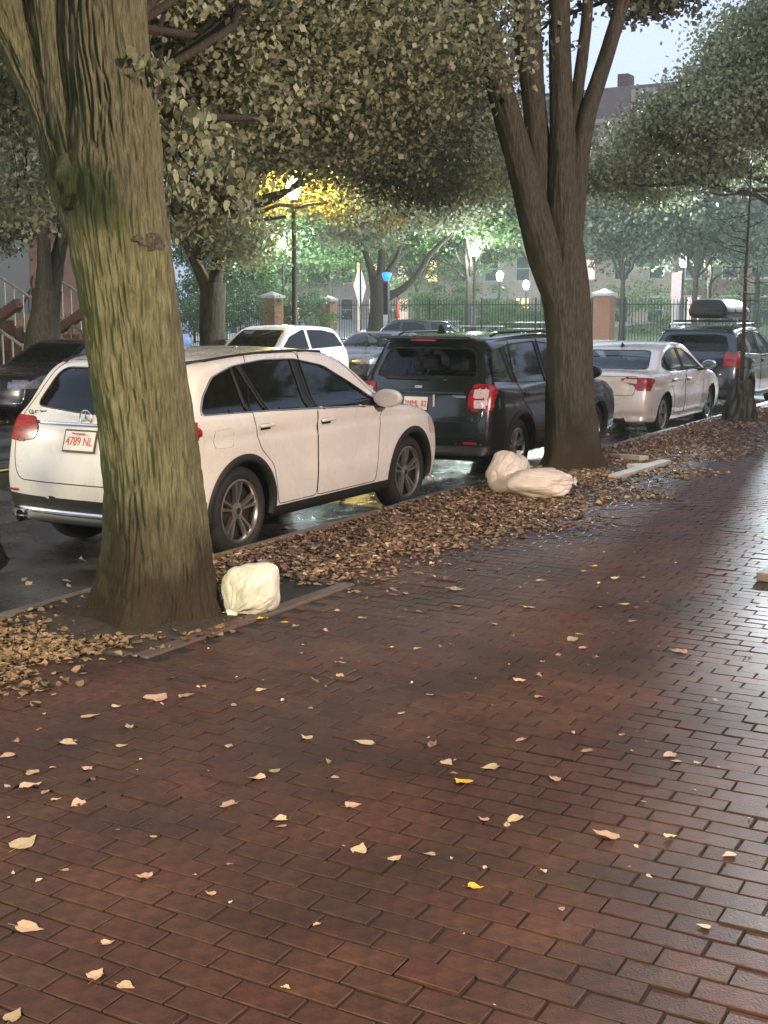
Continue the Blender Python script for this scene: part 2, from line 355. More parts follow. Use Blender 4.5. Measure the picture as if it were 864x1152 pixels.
# pits cut out of the brick pavement
PITS = [(4.93, 6.95, 4.24, 5.49), (12.9, 15.0, 4.3, 5.49), (20.0, 21.7, 4.3, 5.49)]
def zside(x, y):                        # gentle heave of the old pavement
    P = np.stack([np.asarray(x)*.45, np.asarray(y)*.45, np.zeros_like(x)], -1).reshape(-1, 3)
    return ((vnoise(P, 3)-.5)*.05+(vnoise(P*3.1, 4)-.5)*.014).reshape(np.shape(x))
BL, BW = .203, .100
side = sheet('sidewalk', -3, 37.8, -9, 5.49, -.0052, M['mortar'], nx=408, ny=145, zf=zside)
rows = []
xs = np.arange(.6, 37.6, BW+.0048)
for i, x in enumerate(xs):
    off = (i % 2)*.5+rng.uniform(-.15, .15)
    x2 = x
    ys = np.arange(-8.8+off*(BL+.004), 5.45, BL+.004)
    rows.append(np.stack([np.full_like(ys, x2), ys], -1))
B = np.concatenate(rows)
B[:, 0] += .012*np.sin(B[:, 1]*1.1+B[:, 0]*.25)      # rows wander a little
ok = np.ones(len(B), bool)
for a0, a1, b0, b1 in PITS: ok &= ~((B[:, 0] > a0-.11) & (B[:, 0] < a1+.11) & (B[:, 1] > b0-.145) & (B[:, 1] < b1+.2))
ok &= B[:, 1] < 5.40
# a granite-edged opening on the right
SLAB = (8.45, 1.62)
ok &= rng.random(len(B)) > .0003
B = B[ok]
n = len(B)
zz = zside(B[:, 0], B[:, 1])
jz = np.abs(rng.normal(0, .0013, n))+(rng.random(n) < .05)*rng.uniform(-.001, .007, n)
tx = rng.normal(0, .006, n); ty = rng.normal(0, .010, n); rz = rng.normal(0, .014, n)
sl = 1-rng.random(n)*.05; sw = 1-rng.random(n)*.08
def brick_template(seed):
    r = random.Random(seed); hx, hy, c = BW/2, BL/2, .005
    out = []
    for q, (sx, sy) in enumerate(((-1, -1), (1, -1), (1, 1), (-1, 1))):
        ch = r.uniform(.001, .0028); out.append((sx*(hx), sy*(hy), ch))
    V = [(x, y, -.035) for x, y, c in out]+[(x, y, -.0018) for x, y, c in out]+[(x-math.copysign(c, x), y-math.copysign(c, y), 0) for x, y, c in out]
    F = []
    for k in range(4):
        F.append((k, (k+1) % 4, 4+(k+1) % 4, 4+k)); F.append((4+k, 4+(k+1) % 4, 8+(k+1) % 4, 8+k))
    F.append((8, 9, 10, 11)); return np.array(V), np.array(F)
T = [brick_template(k) for k in range(6)]
kt = rng.integers(0, 6, n)
pu = np.array([proj(b[0], b[1], 0.) for b in B]); F_ = B[:, 0]*CA+B[:, 1]*SA
vis = (F_ > .5) & (pu[:, 0] > -20) & (pu[:, 0] < 884) & (pu[:, 1] < 1165) & (pu[:, 1] > 0)
order = np.argsort(np.where(vis, pu[:, 2], 1e9)); near = set(order[:300].tolist())
tm = [mesh_np('brick', v, f, mats=[M['brick']]) for v, f in T]
for i in near:
    o = add('brick', tm[kt[i]], side); o.location = (B[i, 0], B[i, 1], zz[i]+jz[i])
    o.rotation_euler = (tx[i], ty[i], rz[i]); o.scale = (sw[i], sl[i], 1)
rest = np.array([i for i in range(n) if i not in near])
TV = np.array([t[0] for t in T])[kt[rest]]                   # (m,12,3)
TV = TV*np.stack([sw[rest], sl[rest], np.ones(len(rest))], -1)[:, None]
z = TV[..., 2]-TV[..., 0]*ty[rest][:, None]+TV[..., 1]*tx[rest][:, None]
c_, s_ = np.cos(rz[rest])[:, None], np.sin(rz[rest])[:, None]
x = TV[..., 0]*c_-TV[..., 1]*s_+B[rest, 0][:, None]; y = TV[..., 0]*s_+TV[..., 1]*c_+B[rest, 1][:, None]
VV = np.stack([x, y, z+(zz+jz)[rest][:, None]], -1).reshape(-1, 3)
FF = (T[0][1][None]+12*np.arange(len(rest))[:, None, None]).reshape(-1, 4)
o = add('brick_paving', mesh_np('brick_paving', VV, FF, mats=[M['brick']]), side); o['kind'] = 'stuff'
# tree pits: soil and their edging stones
for k, (a0, a1, b0, b1) in enumerate(PITS):
    cx, cy = ((5.62, 4.82), (13.72, 5.1), (20.8, 5.0))[k]
    o = sheet('pit_soil', a0-.05, a1+.05, b0-.05, b1+.03, -.03, M['dirt'], nx=40, ny=26,
          zf=lambda X, Y: zside(X, Y)+.02+.05*np.exp(-((X-cx)**2+(Y-cy)**2)/.35)+.012*(vnoise(np.stack([X*14, Y*14, X*0], -1).reshape(-1, 3), 5).reshape(X.shape)-.5))
edge = empty('tree_pit_edging', (5.9, 4.2, 0), kind='structure')
stones(edge, (4.88-5.9, .02), (6.95-5.9, -.02), .10, .12, .022, M['slate'], 1.05, 'edging_stone', .006)
stones(edge, (4.88-5.9, .1), (4.93-5.9, 1.25), .09, .12, .012, M['slate'], .6, 'edging_stone')
stones(edge, (6.98-5.9, .1), (6.98-5.9, .72), .09, .12, .0, M['slate'], .62, 'edging_stone')
edge2 = empty('tree_pit_edging', (13.9, 4.25, 0), kind='structure')
stones(edge2, (-1.0, 0), (-.1, 0), .1, .12, .0, M['slate'], .9, 'edging_stone')
# loose pieces beside the second pit
p0, p1 = ground_at(690, 541), ground_at(749, 523)
d = p1-p0
MB().box((0, 0, 0), (d.length, .13, .07), bev=.008).build('granite_strip', M['stone'], None, loc=((p0+p1)/2+Vector((0, 0, .03))), rot=(.03, 0, math.atan2(d.y, d.x)))
tagp(bpy.data.objects['granite_strip'], 'long pale granite strip lying loose beside the second tree pit', 'stone slab')
for (u, v, L_, w_, rz_, lab) in ((708, 517, .5, .16, 1.1, 'short pale slab farthest from the camera beside the second tree'), (722, 528, .34, .15, -.5, 'small tilted slab between the two longer slabs by second tree')):
    p = ground_at(u, v)
    o = MB().box((0, 0, 0), (L_, w_, .06), bev=.008).build('stone_piece', M['stone'], None, loc=p+Vector((0, 0, .03)), rot=(.05, .04, rz_)); tagp(o, lab, 'stone slab')
# raised granite step edge at the right of the pavement
o = MB().box((0, 0, 0), (1.9, .9, .06), bev=.01).build('stone_step', M['granite'], None, loc=(9.32, 1.31, .025), rot=(0, 0, math.radians(-6)))
tagp(o, 'pale grey stone slab step at the right edge of the brick pavement', 'step')
# crosswalk and lane markings
for k in range(9):
    sheet('crosswalk_stripe', 34.4, 37.2, 6.6+k*1.2, 7.1+k*1.2, ZS+.012+.004, M['paintroad'])
sheet('crosswalk_line', 49.3-11, 49.3-10.7, 18.2, 60, ZS+.012, M['paintroad'])
sheet('centre_line', -20, 33, 11.5, 11.62, ZS+.016, M['yellowpaint'])
for yy in (28, 36, 44):
    sheet('cross_street_stripe', 40.5, 48.6, yy, yy+.5, ZS+.012, M['paintroad'])
sheet('cross_street_line', 43.6, 43.72, -60, 26, ZS+.012, M['yellowpaint'])
# park: pavement, kerb, rising lawn
parkk = empty('park_kerb', (49.27, 0, 0), kind='structure')
stones(parkk, (0, -20), (0, 80), .14, .3, 0.0, M['granite'], 2.5)
sheet('park_sidewalk', 49.34, PARKX+.6, -60, 110, -.008, M['concrete'])
def park_z(X, Y): return np.clip((X-PARKX-.6)*.03, 0, 1.6)+.25*(vnoise(np.stack([X*.12, Y*.12, X*0], -1).reshape(-1, 3), 9).reshape(X.shape)-.5)*np.clip((X-PARKX-.6)/6, 0, 1)
sheet('park_lawn', PARKX+.6, 115, -70, 27, -.004, M['grass'], nx=50, ny=60, zf=park_z)
sheet('park_plaza', PARKX+.6, 115, 27, 110, -.004, M['concrete'], nx=50, ny=60, zf=park_z)
# ------------------------------------------------------------------ leaves
def leaf_mesh(seed, name='fallen_leaf', w=1.0, curl=.25, mt=None, simple=False):
    r = random.Random(seed)
    if simple:
        V = np.array([(-.42, 0, 0), (-.36, .32, 0), (-.05, .42, 0), (.26, .22, 0), (.56, 0, 0), (.24, -.24, 0), (-.08, -.4, 0), (-.38, -.28, 0), (-.02, 0, 0)])
        V[:8, :2] *= np.array([[r.uniform(.8, 1.15)] for _ in range(8)]); V[:, 2] = [curl*q*r.uniform(.4, 1.6) for q in (.1, .35, .5, .3, .25, .3, .5, .3, 0)]
        return V, np.array([(8, (k+1) % 8, k) for k in range(8)])[:, ::-1]
    pass
    out = [(-.40, 0), (-.46, .2), (-.33, .40), (-.08, .42), (.14, .30), (.33, .12), (.56, 0), (.33, -.14), (.12, -.32), (-.1, -.40), (-.34, -.36), (-.45, -.17)]
    V = [(-.1, 0, 0)]+[(x*(1+r.uniform(-.1, .1)), y*(1+r.uniform(-.14, .14)), curl*(y*y*1.4+x*x*.5)*r.uniform(.3, 1.7)+.01) for x, y in out]
    n = len(out); F = [(0, 1+k, 1+(k+1) % n) for k in range(n)]
    V += [(-.36, .012, .01), (-.36, -.012, .01), (-.78, -.008, .05), (-.78, .008, .05)]; F += [(n+1, n+2, n+3), (n+1, n+3, n+4)]
    return np.array(V), np.array(F)
PALE = [(8,856,20),(36,875,22),(99,870,16),(35,892,26),(8,891,10),(50,898,14),(63,906,12),(87,911,22),(172,947,10),(28,956,38),(257,910,22),(290,880,20),(310,871,17),(377,879,13),(397,911,20),
 (315,927,18),(317,934,13),(405,960,27),(163,993,20),(237,1012,14),(73,986,10),(33,1050,32),(121,1067,16),(109,1104,28),(142,1115,22),(16,1149,26),(356,1046,9),(322,1117,9),(503,864,20),(551,869,22),
 (624,882,15),(544,927,14),(578,926,24),(570,932,12),(682,945,30),(754,946,16),(820,966,18),(484,965,14),(445,971,20),(612,984,10),(792,1046,16),(752,853,20),(784,862,8),(724,907,9),(632,1026,8),
 (102,811,22),(131,800,12),(145,823,14),(137,844,14),(77,841,22),(258,843,14),(294,781,13),(263,797,10),(230,777,8),(267,767,9),(345,834,16),(410,840,24),(383,763,14),(382,748,14),(366,710,9),(407,695,14),
 (398,651,12),(237,871,10),(379,688,9),(608,652,12),(594,682,16),(513,664,16),(514,682,14),(643,718,18),(655,728,12),(674,682,9),(693,650,14),(628,736,9),(652,712,10),(585,768,18),(470,731,10),(484,784,12),
 (702,679,14),(764,732,20),(610,745,8),(760,860,14),(585,838,14),(660,850,16),(440,730,9),(530,640,14),(178,790,36),(210,788,20),(60,870,9),(452,806,10),(350,800,8),(700,830,10),(805,790,9),(556,700,8)]
YEL = [(296,698,14,'bright yellow leaf on the bricks just below the white bag'),(320,701,10,'small yellow leaf right of the one below the white bag'),(520,885,26,'largest yellow leaf lying on the bare bricks'),
 (534,1002,18,'orange yellow leaf on the bricks nearest the camera'),(668,637,10,'yellow leaf standing up on the wet bricks far right')]
lv = [leaf_mesh(k, curl=(.15, .3, .55, .8)[k % 4]) for k in range(12)]
def put_leaf(u, v, px, m, k, label, group=None):
    p = ground_at(u, v); s = max(.03, px*proj(p.x, p.y, 0)[2]/FOCAL)*1.0
    V, F = lv[k % 12]; key = (k % 12, m.name)
    if key not in LM: LM[key] = mesh_np('fallen_leaf', V, F, mats=[m])
    o = add('fallen_leaf', LM[key]); z = float(zside(np.array([p.x]), np.array([p.y]))[0])
    o.location = (p.x, p.y, z+.004); o.scale = (s, s*.85, s*.8); o.rotation_euler = (random.uniform(-.12, .12), random.uniform(-.12, .12), random.uniform(0, 6.28))
    tagp(o, label, 'leaf', group)
LM = {}
ROW = ('farthest off', 'middle distance', 'halfway down', 'close to the camera'); COLM = ('left', 'centre left', 'centre right', 'right')
for k, (u, v, px) in enumerate(PALE):
    lab = '%s pale leaf on bare bricks, %s, %s side' % ('tiny' if px < 11 else 'small' if px < 17 else 'broad' if px < 23 else 'large', ROW[0 if v < 720 else 1 if v < 830 else 2 if v < 950 else 3], COLM[min(3, int(u/216))]); g = 'pale fallen leaves scattered over the bricks'
    if (u, v) == (28, 956): lab, g = 'largest pale fallen leaf at left edge of the bricks with stem', None
    if (u, v) == (682, 945): lab, g = 'curled pale leaf casting a shadow on bricks at right', None
    put_leaf(u, v, px, M['leafpale'], k, lab, g)
for k, (u, v, px, lab) in enumerate(YEL): put_leaf(u, v, px, M['leafyellow'], k+3, lab)
def litter(name, P, size, m, seed, zfun, simple=False, tilt=.17, lab=None):
    r = np.random.default_rng(seed); n = len(P); nt = 8
    temp = [leaf_mesh(s+50, simple=True, curl=(.1, .25, .4, .6)[s % 4]) for s in range(nt)]; V0 = np.array([t[0] for t in temp]); k = r.integers(0, nt, n)
    V = V0[k]*(size*r.uniform(.6, 1.3, n))[:, None, None]
    a, b, c = r.normal(0, tilt, n), r.normal(0, tilt, n), r.uniform(0, 2*PI, n)
    ca, sa, cb, sb, cc, sc = np.cos(a), np.sin(a), np.cos(b), np.sin(b), np.cos(c), np.sin(c)
    X, Y, Z = V[..., 0], V[..., 1], V[..., 2]
    Y, Z = Y*ca[:, None]-Z*sa[:, None], Y*sa[:, None]+Z*ca[:, None]
    X, Z = X*cb[:, None]+Z*sb[:, None], -X*sb[:, None]+Z*cb[:, None]
    X, Y = X*cc[:, None]-Y*sc[:, None], X*sc[:, None]+Y*cc[:, None]
    Z = Z-Z.min(1)[:, None]
    VV = np.stack([X+P[:, 0:1], Y+P[:, 1:2], Z+zfun(P)[:, None]], -1).reshape(-1, 3)
    FF = (temp[0][1][None]+V0.shape[1]*np.arange(n)[:, None, None]).reshape(-1, 3)
    o = add(name, mesh_np(name, VV, FF, mats=[m])); o['kind'] = 'stuff'
    if lab: o['label'] = lab
    return o
def zpav(P): return zside(P[:, 0], P[:, 1])+.002+rng.uniform(0, .008, len(P))
# thick drift along the kerb
def drift(N, x0, x1, seed, ylo, fade):
    r = np.random.default_rng(seed); X = r.uniform(x0, x1, N); Y = r.uniform(2.0, 5.5, N)
    nz = vnoise(np.stack([X*1.1, Y*1.1, X*0], -1), seed); low = ylo(X)+(nz-.5)*.9
    pr = np.clip((Y-low)/fade, 0, 1)**1.6+.0012
    nn = vnoise(np.stack([X*4, Y*4, X*0], -1), seed+1)
    ok = (r.random(N) < pr*(.35+.9*nn)) & ~((X > 4.9) & (X < 6.3) & (Y > 4.25) & (r.random(N) > .3)); return np.stack([X[ok], Y[ok]], -1)
P = drift(110000, 6.5, 24, 11, lambda x: np.interp(x, [6.5, 8, 9.5, 11, 14, 20, 24], [4.1, 3.7, 3.45, 3.4, 3.5, 3.8, 3.6]), 1.3)
litter('leaf_litter', P, .05, M['litter'], 12, zpav, lab='thick drift of brown fallen leaves along the kerb')
P2 = P[np.random.default_rng(3).random(len(P)) < .07]+.02
litter('pale_leaf_litter', P2, .05, M['leafpale'], 13, lambda p: zpav(p)+.01)
P = drift(30000, 2.6, 6.4, 21, lambda x: np.interp(x, [2.6, 4.2, 5, 6], [3.8, 3.65, 3.95, 4.1]), .6)
litter('golden_leaf_litter', P[(P[:, 0] < 5.1) | (rng.random(len(P)) < .45)], .046, M['leafgold'], 22, zpav, lab='heap of golden brown leaves in the lower left by the tree pit')
r = np.random.default_rng(31)
P = np.stack([r.uniform(.5, 26, 1500), r.uniform(5.66, 12, 1500)], -1); P = P[r.random(len(P)) < np.exp(-(P[:, 1]-5.6)/1.8)+.06]
litter('street_leaf_litter', P, .075, M['leafpale'], 32, lambda p: np.full(len(p), ZS+.012), tilt=.25)
P = np.stack([r.uniform(2, 30, 900), r.uniform(-3, 4.2, 900)], -1)
litter('tiny_leaf_bits', P, .018, M['leafpale'], 33, zpav, tilt=.2)
P = np.stack([r.uniform(14, 37, 9000), r.uniform(17.7, 21.5, 9000)], -1)
litter('far_leaf_litter', P, .07, M['litter'], 34, lambda p: np.full(len(p), 0.0), tilt=.2)
P = np.stack([r.uniform(1, 34, 2500), r.uniform(16.3, 17.45, 2500)], -1)
litter('gutter_leaf_litter', P, .07, M['litter'], 35, lambda p: np.full(len(p), ZS+.012), tilt=.2)
# ------------------------------------------------------------------ crowns
def crown(name, blobs, n, size, m, parent, seed, hearts=False, droop=.5, spray=.34):
    """leaves in sprays spread through ellipsoids; blobs = [(centre, radii, weight)]"""
    r = np.random.default_rng(seed); wts = np.array([b[2] for b in blobs], float); wts /= wts.sum()
    Ps = []
    for (c, rad, w), f in zip(blobs, wts):
        k = int(n*f); ns = max(4, k//70)
        d = r.normal(size=(ns, 3)); d /= np.linalg.norm(d, axis=1)[:, None]
        sc = np.array(c)+d*(r.random(ns)**.45)[:, None]*np.array(rad)
        w8 = r.random(ns)**1.5+.15; idx = r.choice(ns, k, p=w8/w8.sum())
        sz = r.uniform(.6, 1.4, ns)*spray
        q = sc[idx]+r.normal(size=(k, 3))*np.stack([sz, sz, sz*.42], -1)[idx]
        Ps.append(q)
    P = np.concatenate(Ps); n = len(P)
    if hearts:
        T = [(-.45, 0, .0), (-.36, .36, -.06), (.1, .34, -.05), (.55, 0, -.12), (.1, -.34, -.05), (-.36, -.36, -.06)]; F0 = np.array([(0, 3, 2), (0, 2, 1), (0, 4, 3), (0, 5, 4)])
    else:
        T = [(-.5, 0, 0), (0, .4, -.06), (.5, 0, -.08), (0, -.4, -.06)]; F0 = np.array([(0, 2, 1), (0, 3, 2)])
    T = np.array(T); V = T[None]*(size*r.uniform(.6, 1.35, n))[:, None, None]
    a, b, c = r.normal(0, .75, n), r.normal(droop, .55, n), r.uniform(0, 2*PI, n)
    X, Y, Z = V[..., 0], V[..., 1], V[..., 2]
    Y, Z = Y*np.cos(a)[:, None]-Z*np.sin(a)[:, None], Y*np.sin(a)[:, None]+Z*np.cos(a)[:, None]
    X, Z = X*np.cos(b)[:, None]+Z*np.sin(b)[:, None], -X*np.sin(b)[:, None]+Z*np.cos(b)[:, None]
    X, Y = X*np.cos(c)[:, None]-Y*np.sin(c)[:, None], X*np.sin(c)[:, None]+Y*np.cos(c)[:, None]
    VV = np.stack([X, Y, Z], -1)+P[:, None]; nv = len(T)
    FF = (F0[None]+nv*np.arange(n)[:, None, None]).reshape(-1, 3)
    if parent is not None: VV = VV-np.array(parent.location)
    return add(name, mesh_np(name, VV.reshape(-1, 3), FF, mats=[m]), parent)
def limb_path(p0, p1, sag=.1, n=6, jit=.06, seed=0):
    r = random.Random(seed); p0 = Vector(p0); p1 = Vector(p1); L = (p1-p0).length; out = []
    for i in range(n+1):
        t = i/n; p = p0.lerp(p1, t); p.z += sag*L*math.sin(PI*t)*(1 if sag else 0)
        if 0 < i < n: p += Vector((r.uniform(-1, 1), r.uniform(-1, 1), r.uniform(-1, 1)))*jit*L*.5
        out.append(p)
    return out
def bark_loft(paths, seed, amp=.012, nseg=40, step=.04, flare=None, fx=30, fz=3.0):
    """trunk and limbs as lofted tubes with furrowed relief; paths = lists of (point, radius)"""
    VV, FF, base = [], [], 0
    for ip, path in enumerate(paths):
        P = np.array([tuple(p) for p, _ in path]); R = np.array([r for _, r in path])
        s = np.concatenate([[0], np.cumsum(np.linalg.norm(np.diff(P, axis=0), axis=1))]); m = max(4, int(s[-1]/step))
        t = np.linspace(0, s[-1], m+1)
        Q = np.stack([np.interp(t, s, P[:, k]) for k in range(3)], -1); rr = np.interp(t, s, R)
        for _ in range(3):
            w = max(1, int(.12/step)); ker = np.ones(2*w+1)/(2*w+1)
            Qp = np.pad(Q, ((w, w), (0, 0)), 'edge'); Q2 = np.stack([np.convolve(Qp[:, k], ker, 'valid') for k in range(3)], -1); Q2[0] = Q[0]; Q2[-1] = Q[-1]; Q = Q2
            rp = np.pad(rr, w, 'edge'); r2 = np.convolve(rp, ker, 'valid'); r2[0] = rr[0]; rr = r2
        D = np.gradient(Q, axis=0); D /= np.linalg.norm(D, axis=1)[:, None]
        ref = np.array([1., 0, 0]) ; A = ref-D*(D@ref)[:, None]; A /= np.linalg.norm(A, axis=1)[:, None]; Bv = np.cross(D, A)
        ns = max(10, int(nseg*max(.35, R.max()/max(x for pp in paths for _, x in pp)))); th = np.linspace(0, 2*PI, ns, endpoint=False)
        TH, TT = np.meshgrid(th, t); RR = rr[:, None]*np.ones_like(TH)
        ux, uy = np.cos(TH)*RR, np.sin(TH)*RR
        q = np.stack([ux*fx+ip*7, uy*fx, TT*fz], -1).reshape(-1, 3)
        q2 = q+(vnoise(q*.35, seed+5)[:, None]-.5)*1.6
        n1 = vnoise(q2, seed); ridge = (1-np.abs(2*n1-1))**1.5; n3 = vnoise(np.stack([ux*60, uy*60, TT*10], -1).reshape(-1, 3), seed+2)
        big = vnoise(np.stack([ux*4, uy*4, TT*1.2], -1).reshape(-1, 3), seed+1)-.5
        dsp = ((-ridge*amp+(n3-.5)*amp*.35).reshape(TH.shape)*np.clip(RR/.15, .25, 1.2)+(big*.28).reshape(TH.shape)*RR)
        if flare is not None and ip == 0: dsp = dsp+flare(TH, Q[:, 2][:, None])
        rad = RR+dsp
        V = Q[:, None]+A[:, None]*(np.cos(TH)*rad)[..., None]+Bv[:, None]*(np.sin(TH)*rad)[..., None]
        i = np.arange(m)[:, None]*ns; k = np.arange(ns)[None]; k2 = (k+1) % ns
        F = np.stack([i+k, i+k2, i+ns+k2, i+ns+k], -1).reshape(-1, 4)+base
        VV.append(V.reshape(-1, 3)); FF.append(F); base += V.shape[0]*V.shape[1]
    return np.concatenate(VV), np.concatenate(FF)
def branches(parent, specs, m, name='limb'):
    mb = MB()
    for pts, r0, r1 in specs:
        k = len(pts); mb.tube(pts, [r0+(r1-r0)*i/(k-1) for i in range(k)], 7)
    for i in range(len(mb.v)): mb.v[i] = mb.v[i]-np.array(parent.location)
    return mb.build(name, m, parent, smooth=True)
def limbs_to(tops, blobs, seed, r0=.09, per=5):
    """main limbs out to each leaf mass and thinner boughs inside it"""
    r = random.Random(seed); out = []
    for i, (c, rad, w) in enumerate(blobs):
        top = tops[i % len(tops)]; c = Vector(c)
        pth = limb_path(top, c, .08, 7, .07, seed*100+i); out.append((pth, r0, r0*.35))
        for k in range(per):
            a = pth[r.randint(3, 7)]; e = c+Vector((r.uniform(-1, 1)*rad[0], r.uniform(-1, 1)*rad[1], r.uniform(-.8, .8)*rad[2]))*.8
            p2 = limb_path(a, e, .05, 5, .1, seed*1000+i*20+k); out.append((p2, r0*.38, r0*.1))
            for q in range(2):
                e2 = p2[3]+Vector((r.uniform(-1, 1), r.uniform(-1, 1), r.uniform(-.6, .4)))*rad[0]*.45
                out.append((limb_path(p2[3], e2, .0, 3, .1, seed*3000+i*60+k*3+q), r0*.16, r0*.05))
    return out
# ------------------------------------------------------------------ vehicles
M['glassmirror'] = mat('mirror_silver', (.5, .5, .5), .1, 1, var=.05)
def cr(pts, n=10, closed=True):
    P = np.array(pts, float); m = len(P); out = []
    for i in range(m if closed else m-1):
        a, b, c, d = (P[(i-1) % m], P[i], P[(i+1) % m], P[(i+2) % m]) if closed else (P[max(i-1, 0)], P[i], P[i+1], P[min(i+2, m-1)])
        for t in np.linspace(0, 1, n, endpoint=False):
            out.append(.5*((2*b)+(-a+c)*t+(2*a-5*b+4*c-d)*t*t+(-a+3*b-3*c+d)*t**3))
    if not closed: out.append(P[-1])
    return np.array(out)
def rounded(pts, r, n=4):               # polygon with rounded corners
    P = [np.array(p, float) for p in pts]; out = []; m = len(P)
    for i in range(m):
        a, b, c = P[i-1], P[i], P[(i+1) % m]; da, dc = a-b, c-b; la, lc = np.linalg.norm(da), np.linalg.norm(dc)
        rr = min(r, la*.45, lc*.45); s, e = b+da/la*rr, b+dc/lc*rr
        for t in np.linspace(0, 1, n+1): out.append((1-t)**2*s+2*t*(1-t)*b+t*t*e)
    return np.array(out)
def poly_sd(P, poly):                   # signed distance (inside < 0) and nearest boundary point
    best = np.full(len(P), 1e9); near = np.zeros((len(P), 2)); ins = np.zeros(len(P), bool); m = len(poly)
    for i in range(m):
        a, b = poly[i], poly[(i+1) % m]; ab = b-a; t = np.clip(((P-a)@ab)/max(ab@ab, 1e-12), 0, 1); q = a+t[:, None]*ab
        d = np.hypot(*(P-q).T); k = d < best; best[k] = d[k]; near[k] = q[k]
        c = ((a[1] > P[:, 1]) != (b[1] > P[:, 1])); 
        if abs(b[1]-a[1]) > 1e-12: ins ^= c & (P[:, 0] < (b[0]-a[0])*(P[:, 1]-a[1])/(b[1]-a[1])+a[0])
    return np.where(ins, -best, best), near
class Body:
    def __init__(s, L, Wd, H, outline, belt, tumble=.36, kx=.05, crown=.035, k=.07, bulge=.02, wheels=(), zc=.72, endr=.07):
        s.L, s.W, s.H, s.belt, s.tum, s.kx, s.crn, s.k, s.bul, s.wx, s.zc, s.endr = L, Wd, H, belt, tumble, kx, crown, k, bulge, wheels, zc, endr
        poly = cr(outline, 6); s.g = .02; s.x0 = -L/2-.6; s.z0 = -.1
        xs = np.arange(s.x0, L/2+.6, s.g); zs = np.arange(s.z0, H+.7, s.g); X, Z = np.meshgrid(xs, zs, indexing='ij')
        s.S = poly_sd(np.stack([X.ravel(), Z.ravel()], -1), poly)[0].reshape(X.shape)
    def sd(s, x, z):
        u = np.clip((x-s.x0)/s.g, 0, s.S.shape[0]-1.001); v = np.clip((z-s.z0)/s.g, 0, s.S.shape[1]-1.001)
        i, j = u.astype(int), v.astype(int); a, b = u-i, v-j
        return s.S[i, j]*(1-a)*(1-b)+s.S[i+1, j]*a*(1-b)+s.S[i, j+1]*(1-a)*b+s.S[i+1, j+1]*a*b
    def w(s, x, z):
        xn = np.abs(x/(s.L/2)); w = s.W/2*(1-s.kx*xn**5)
        w = w-.05*np.clip((.62-z)/.4, 0, 1)**2
        be = s.belt+.03*x/s.L*0
        w = w-.035*(1/(1+np.exp(-(z-be-.02)/.018)))-s.tum*np.clip(z-be, 0, 9)
        w = w-.012*np.exp(-((z-(be-.17))/.035)**2)*(np.abs(x) < s.L*.42)
        for wx in s.wx: w = w+s.bul*np.exp(-((x-wx)/.42)**2)*np.clip((be+.02-z)/.1, 0, 1)
        return w
    def f(s, P):
        x, y, z = P.T; a = np.clip(np.abs(y)/(s.W/2), 0, 1.3)
        xw = x*(1+s.endr*a**3); zw = z+s.crn*a**2*np.clip((z-s.belt+.15)/.2, 0, 1)
        A = s.sd(xw, zw); B_ = np.abs(y)-s.w(x, z); h = np.clip(s.k-np.abs(A-B_), 0, None)
        return np.maximum(A, B_)+h*h/(4*s.k)
    def cast(s, a, b, it=24):
        lo = np.zeros(len(a)); hi = np.ones(len(a))
        for _ in range(it):
            mid = (lo+hi)/2; q = s.f(a+(b-a)*mid[:, None]) > 0; hi = np.where(q, mid, hi); lo = np.where(q, lo, mid)
        return a+(b-a)*((lo+hi)/2)[:, None]
    def side(s, pts, sg, off=0.0):
        P = np.array(pts, float); a = np.stack([P[:, 0], 0*P[:, 0], P[:, 1]], -1); b = a.copy(); b[:, 1] = sg*(s.W/2+.2)
        q = s.cast(a, b); q[:, 1] += sg*off; return q
    def end(s, pts, sx, off=0.0):
        P = np.array(pts, float); a = np.stack([0*P[:, 0]+(.1 if sx > 0 else -(s.L/2-1.05)), P[:, 0], P[:, 1]], -1); b = a.copy(); b[:, 0] = sx*(s.L/2+.3)
        q = s.cast(a, b); q[:, 0] += sx*off; return q
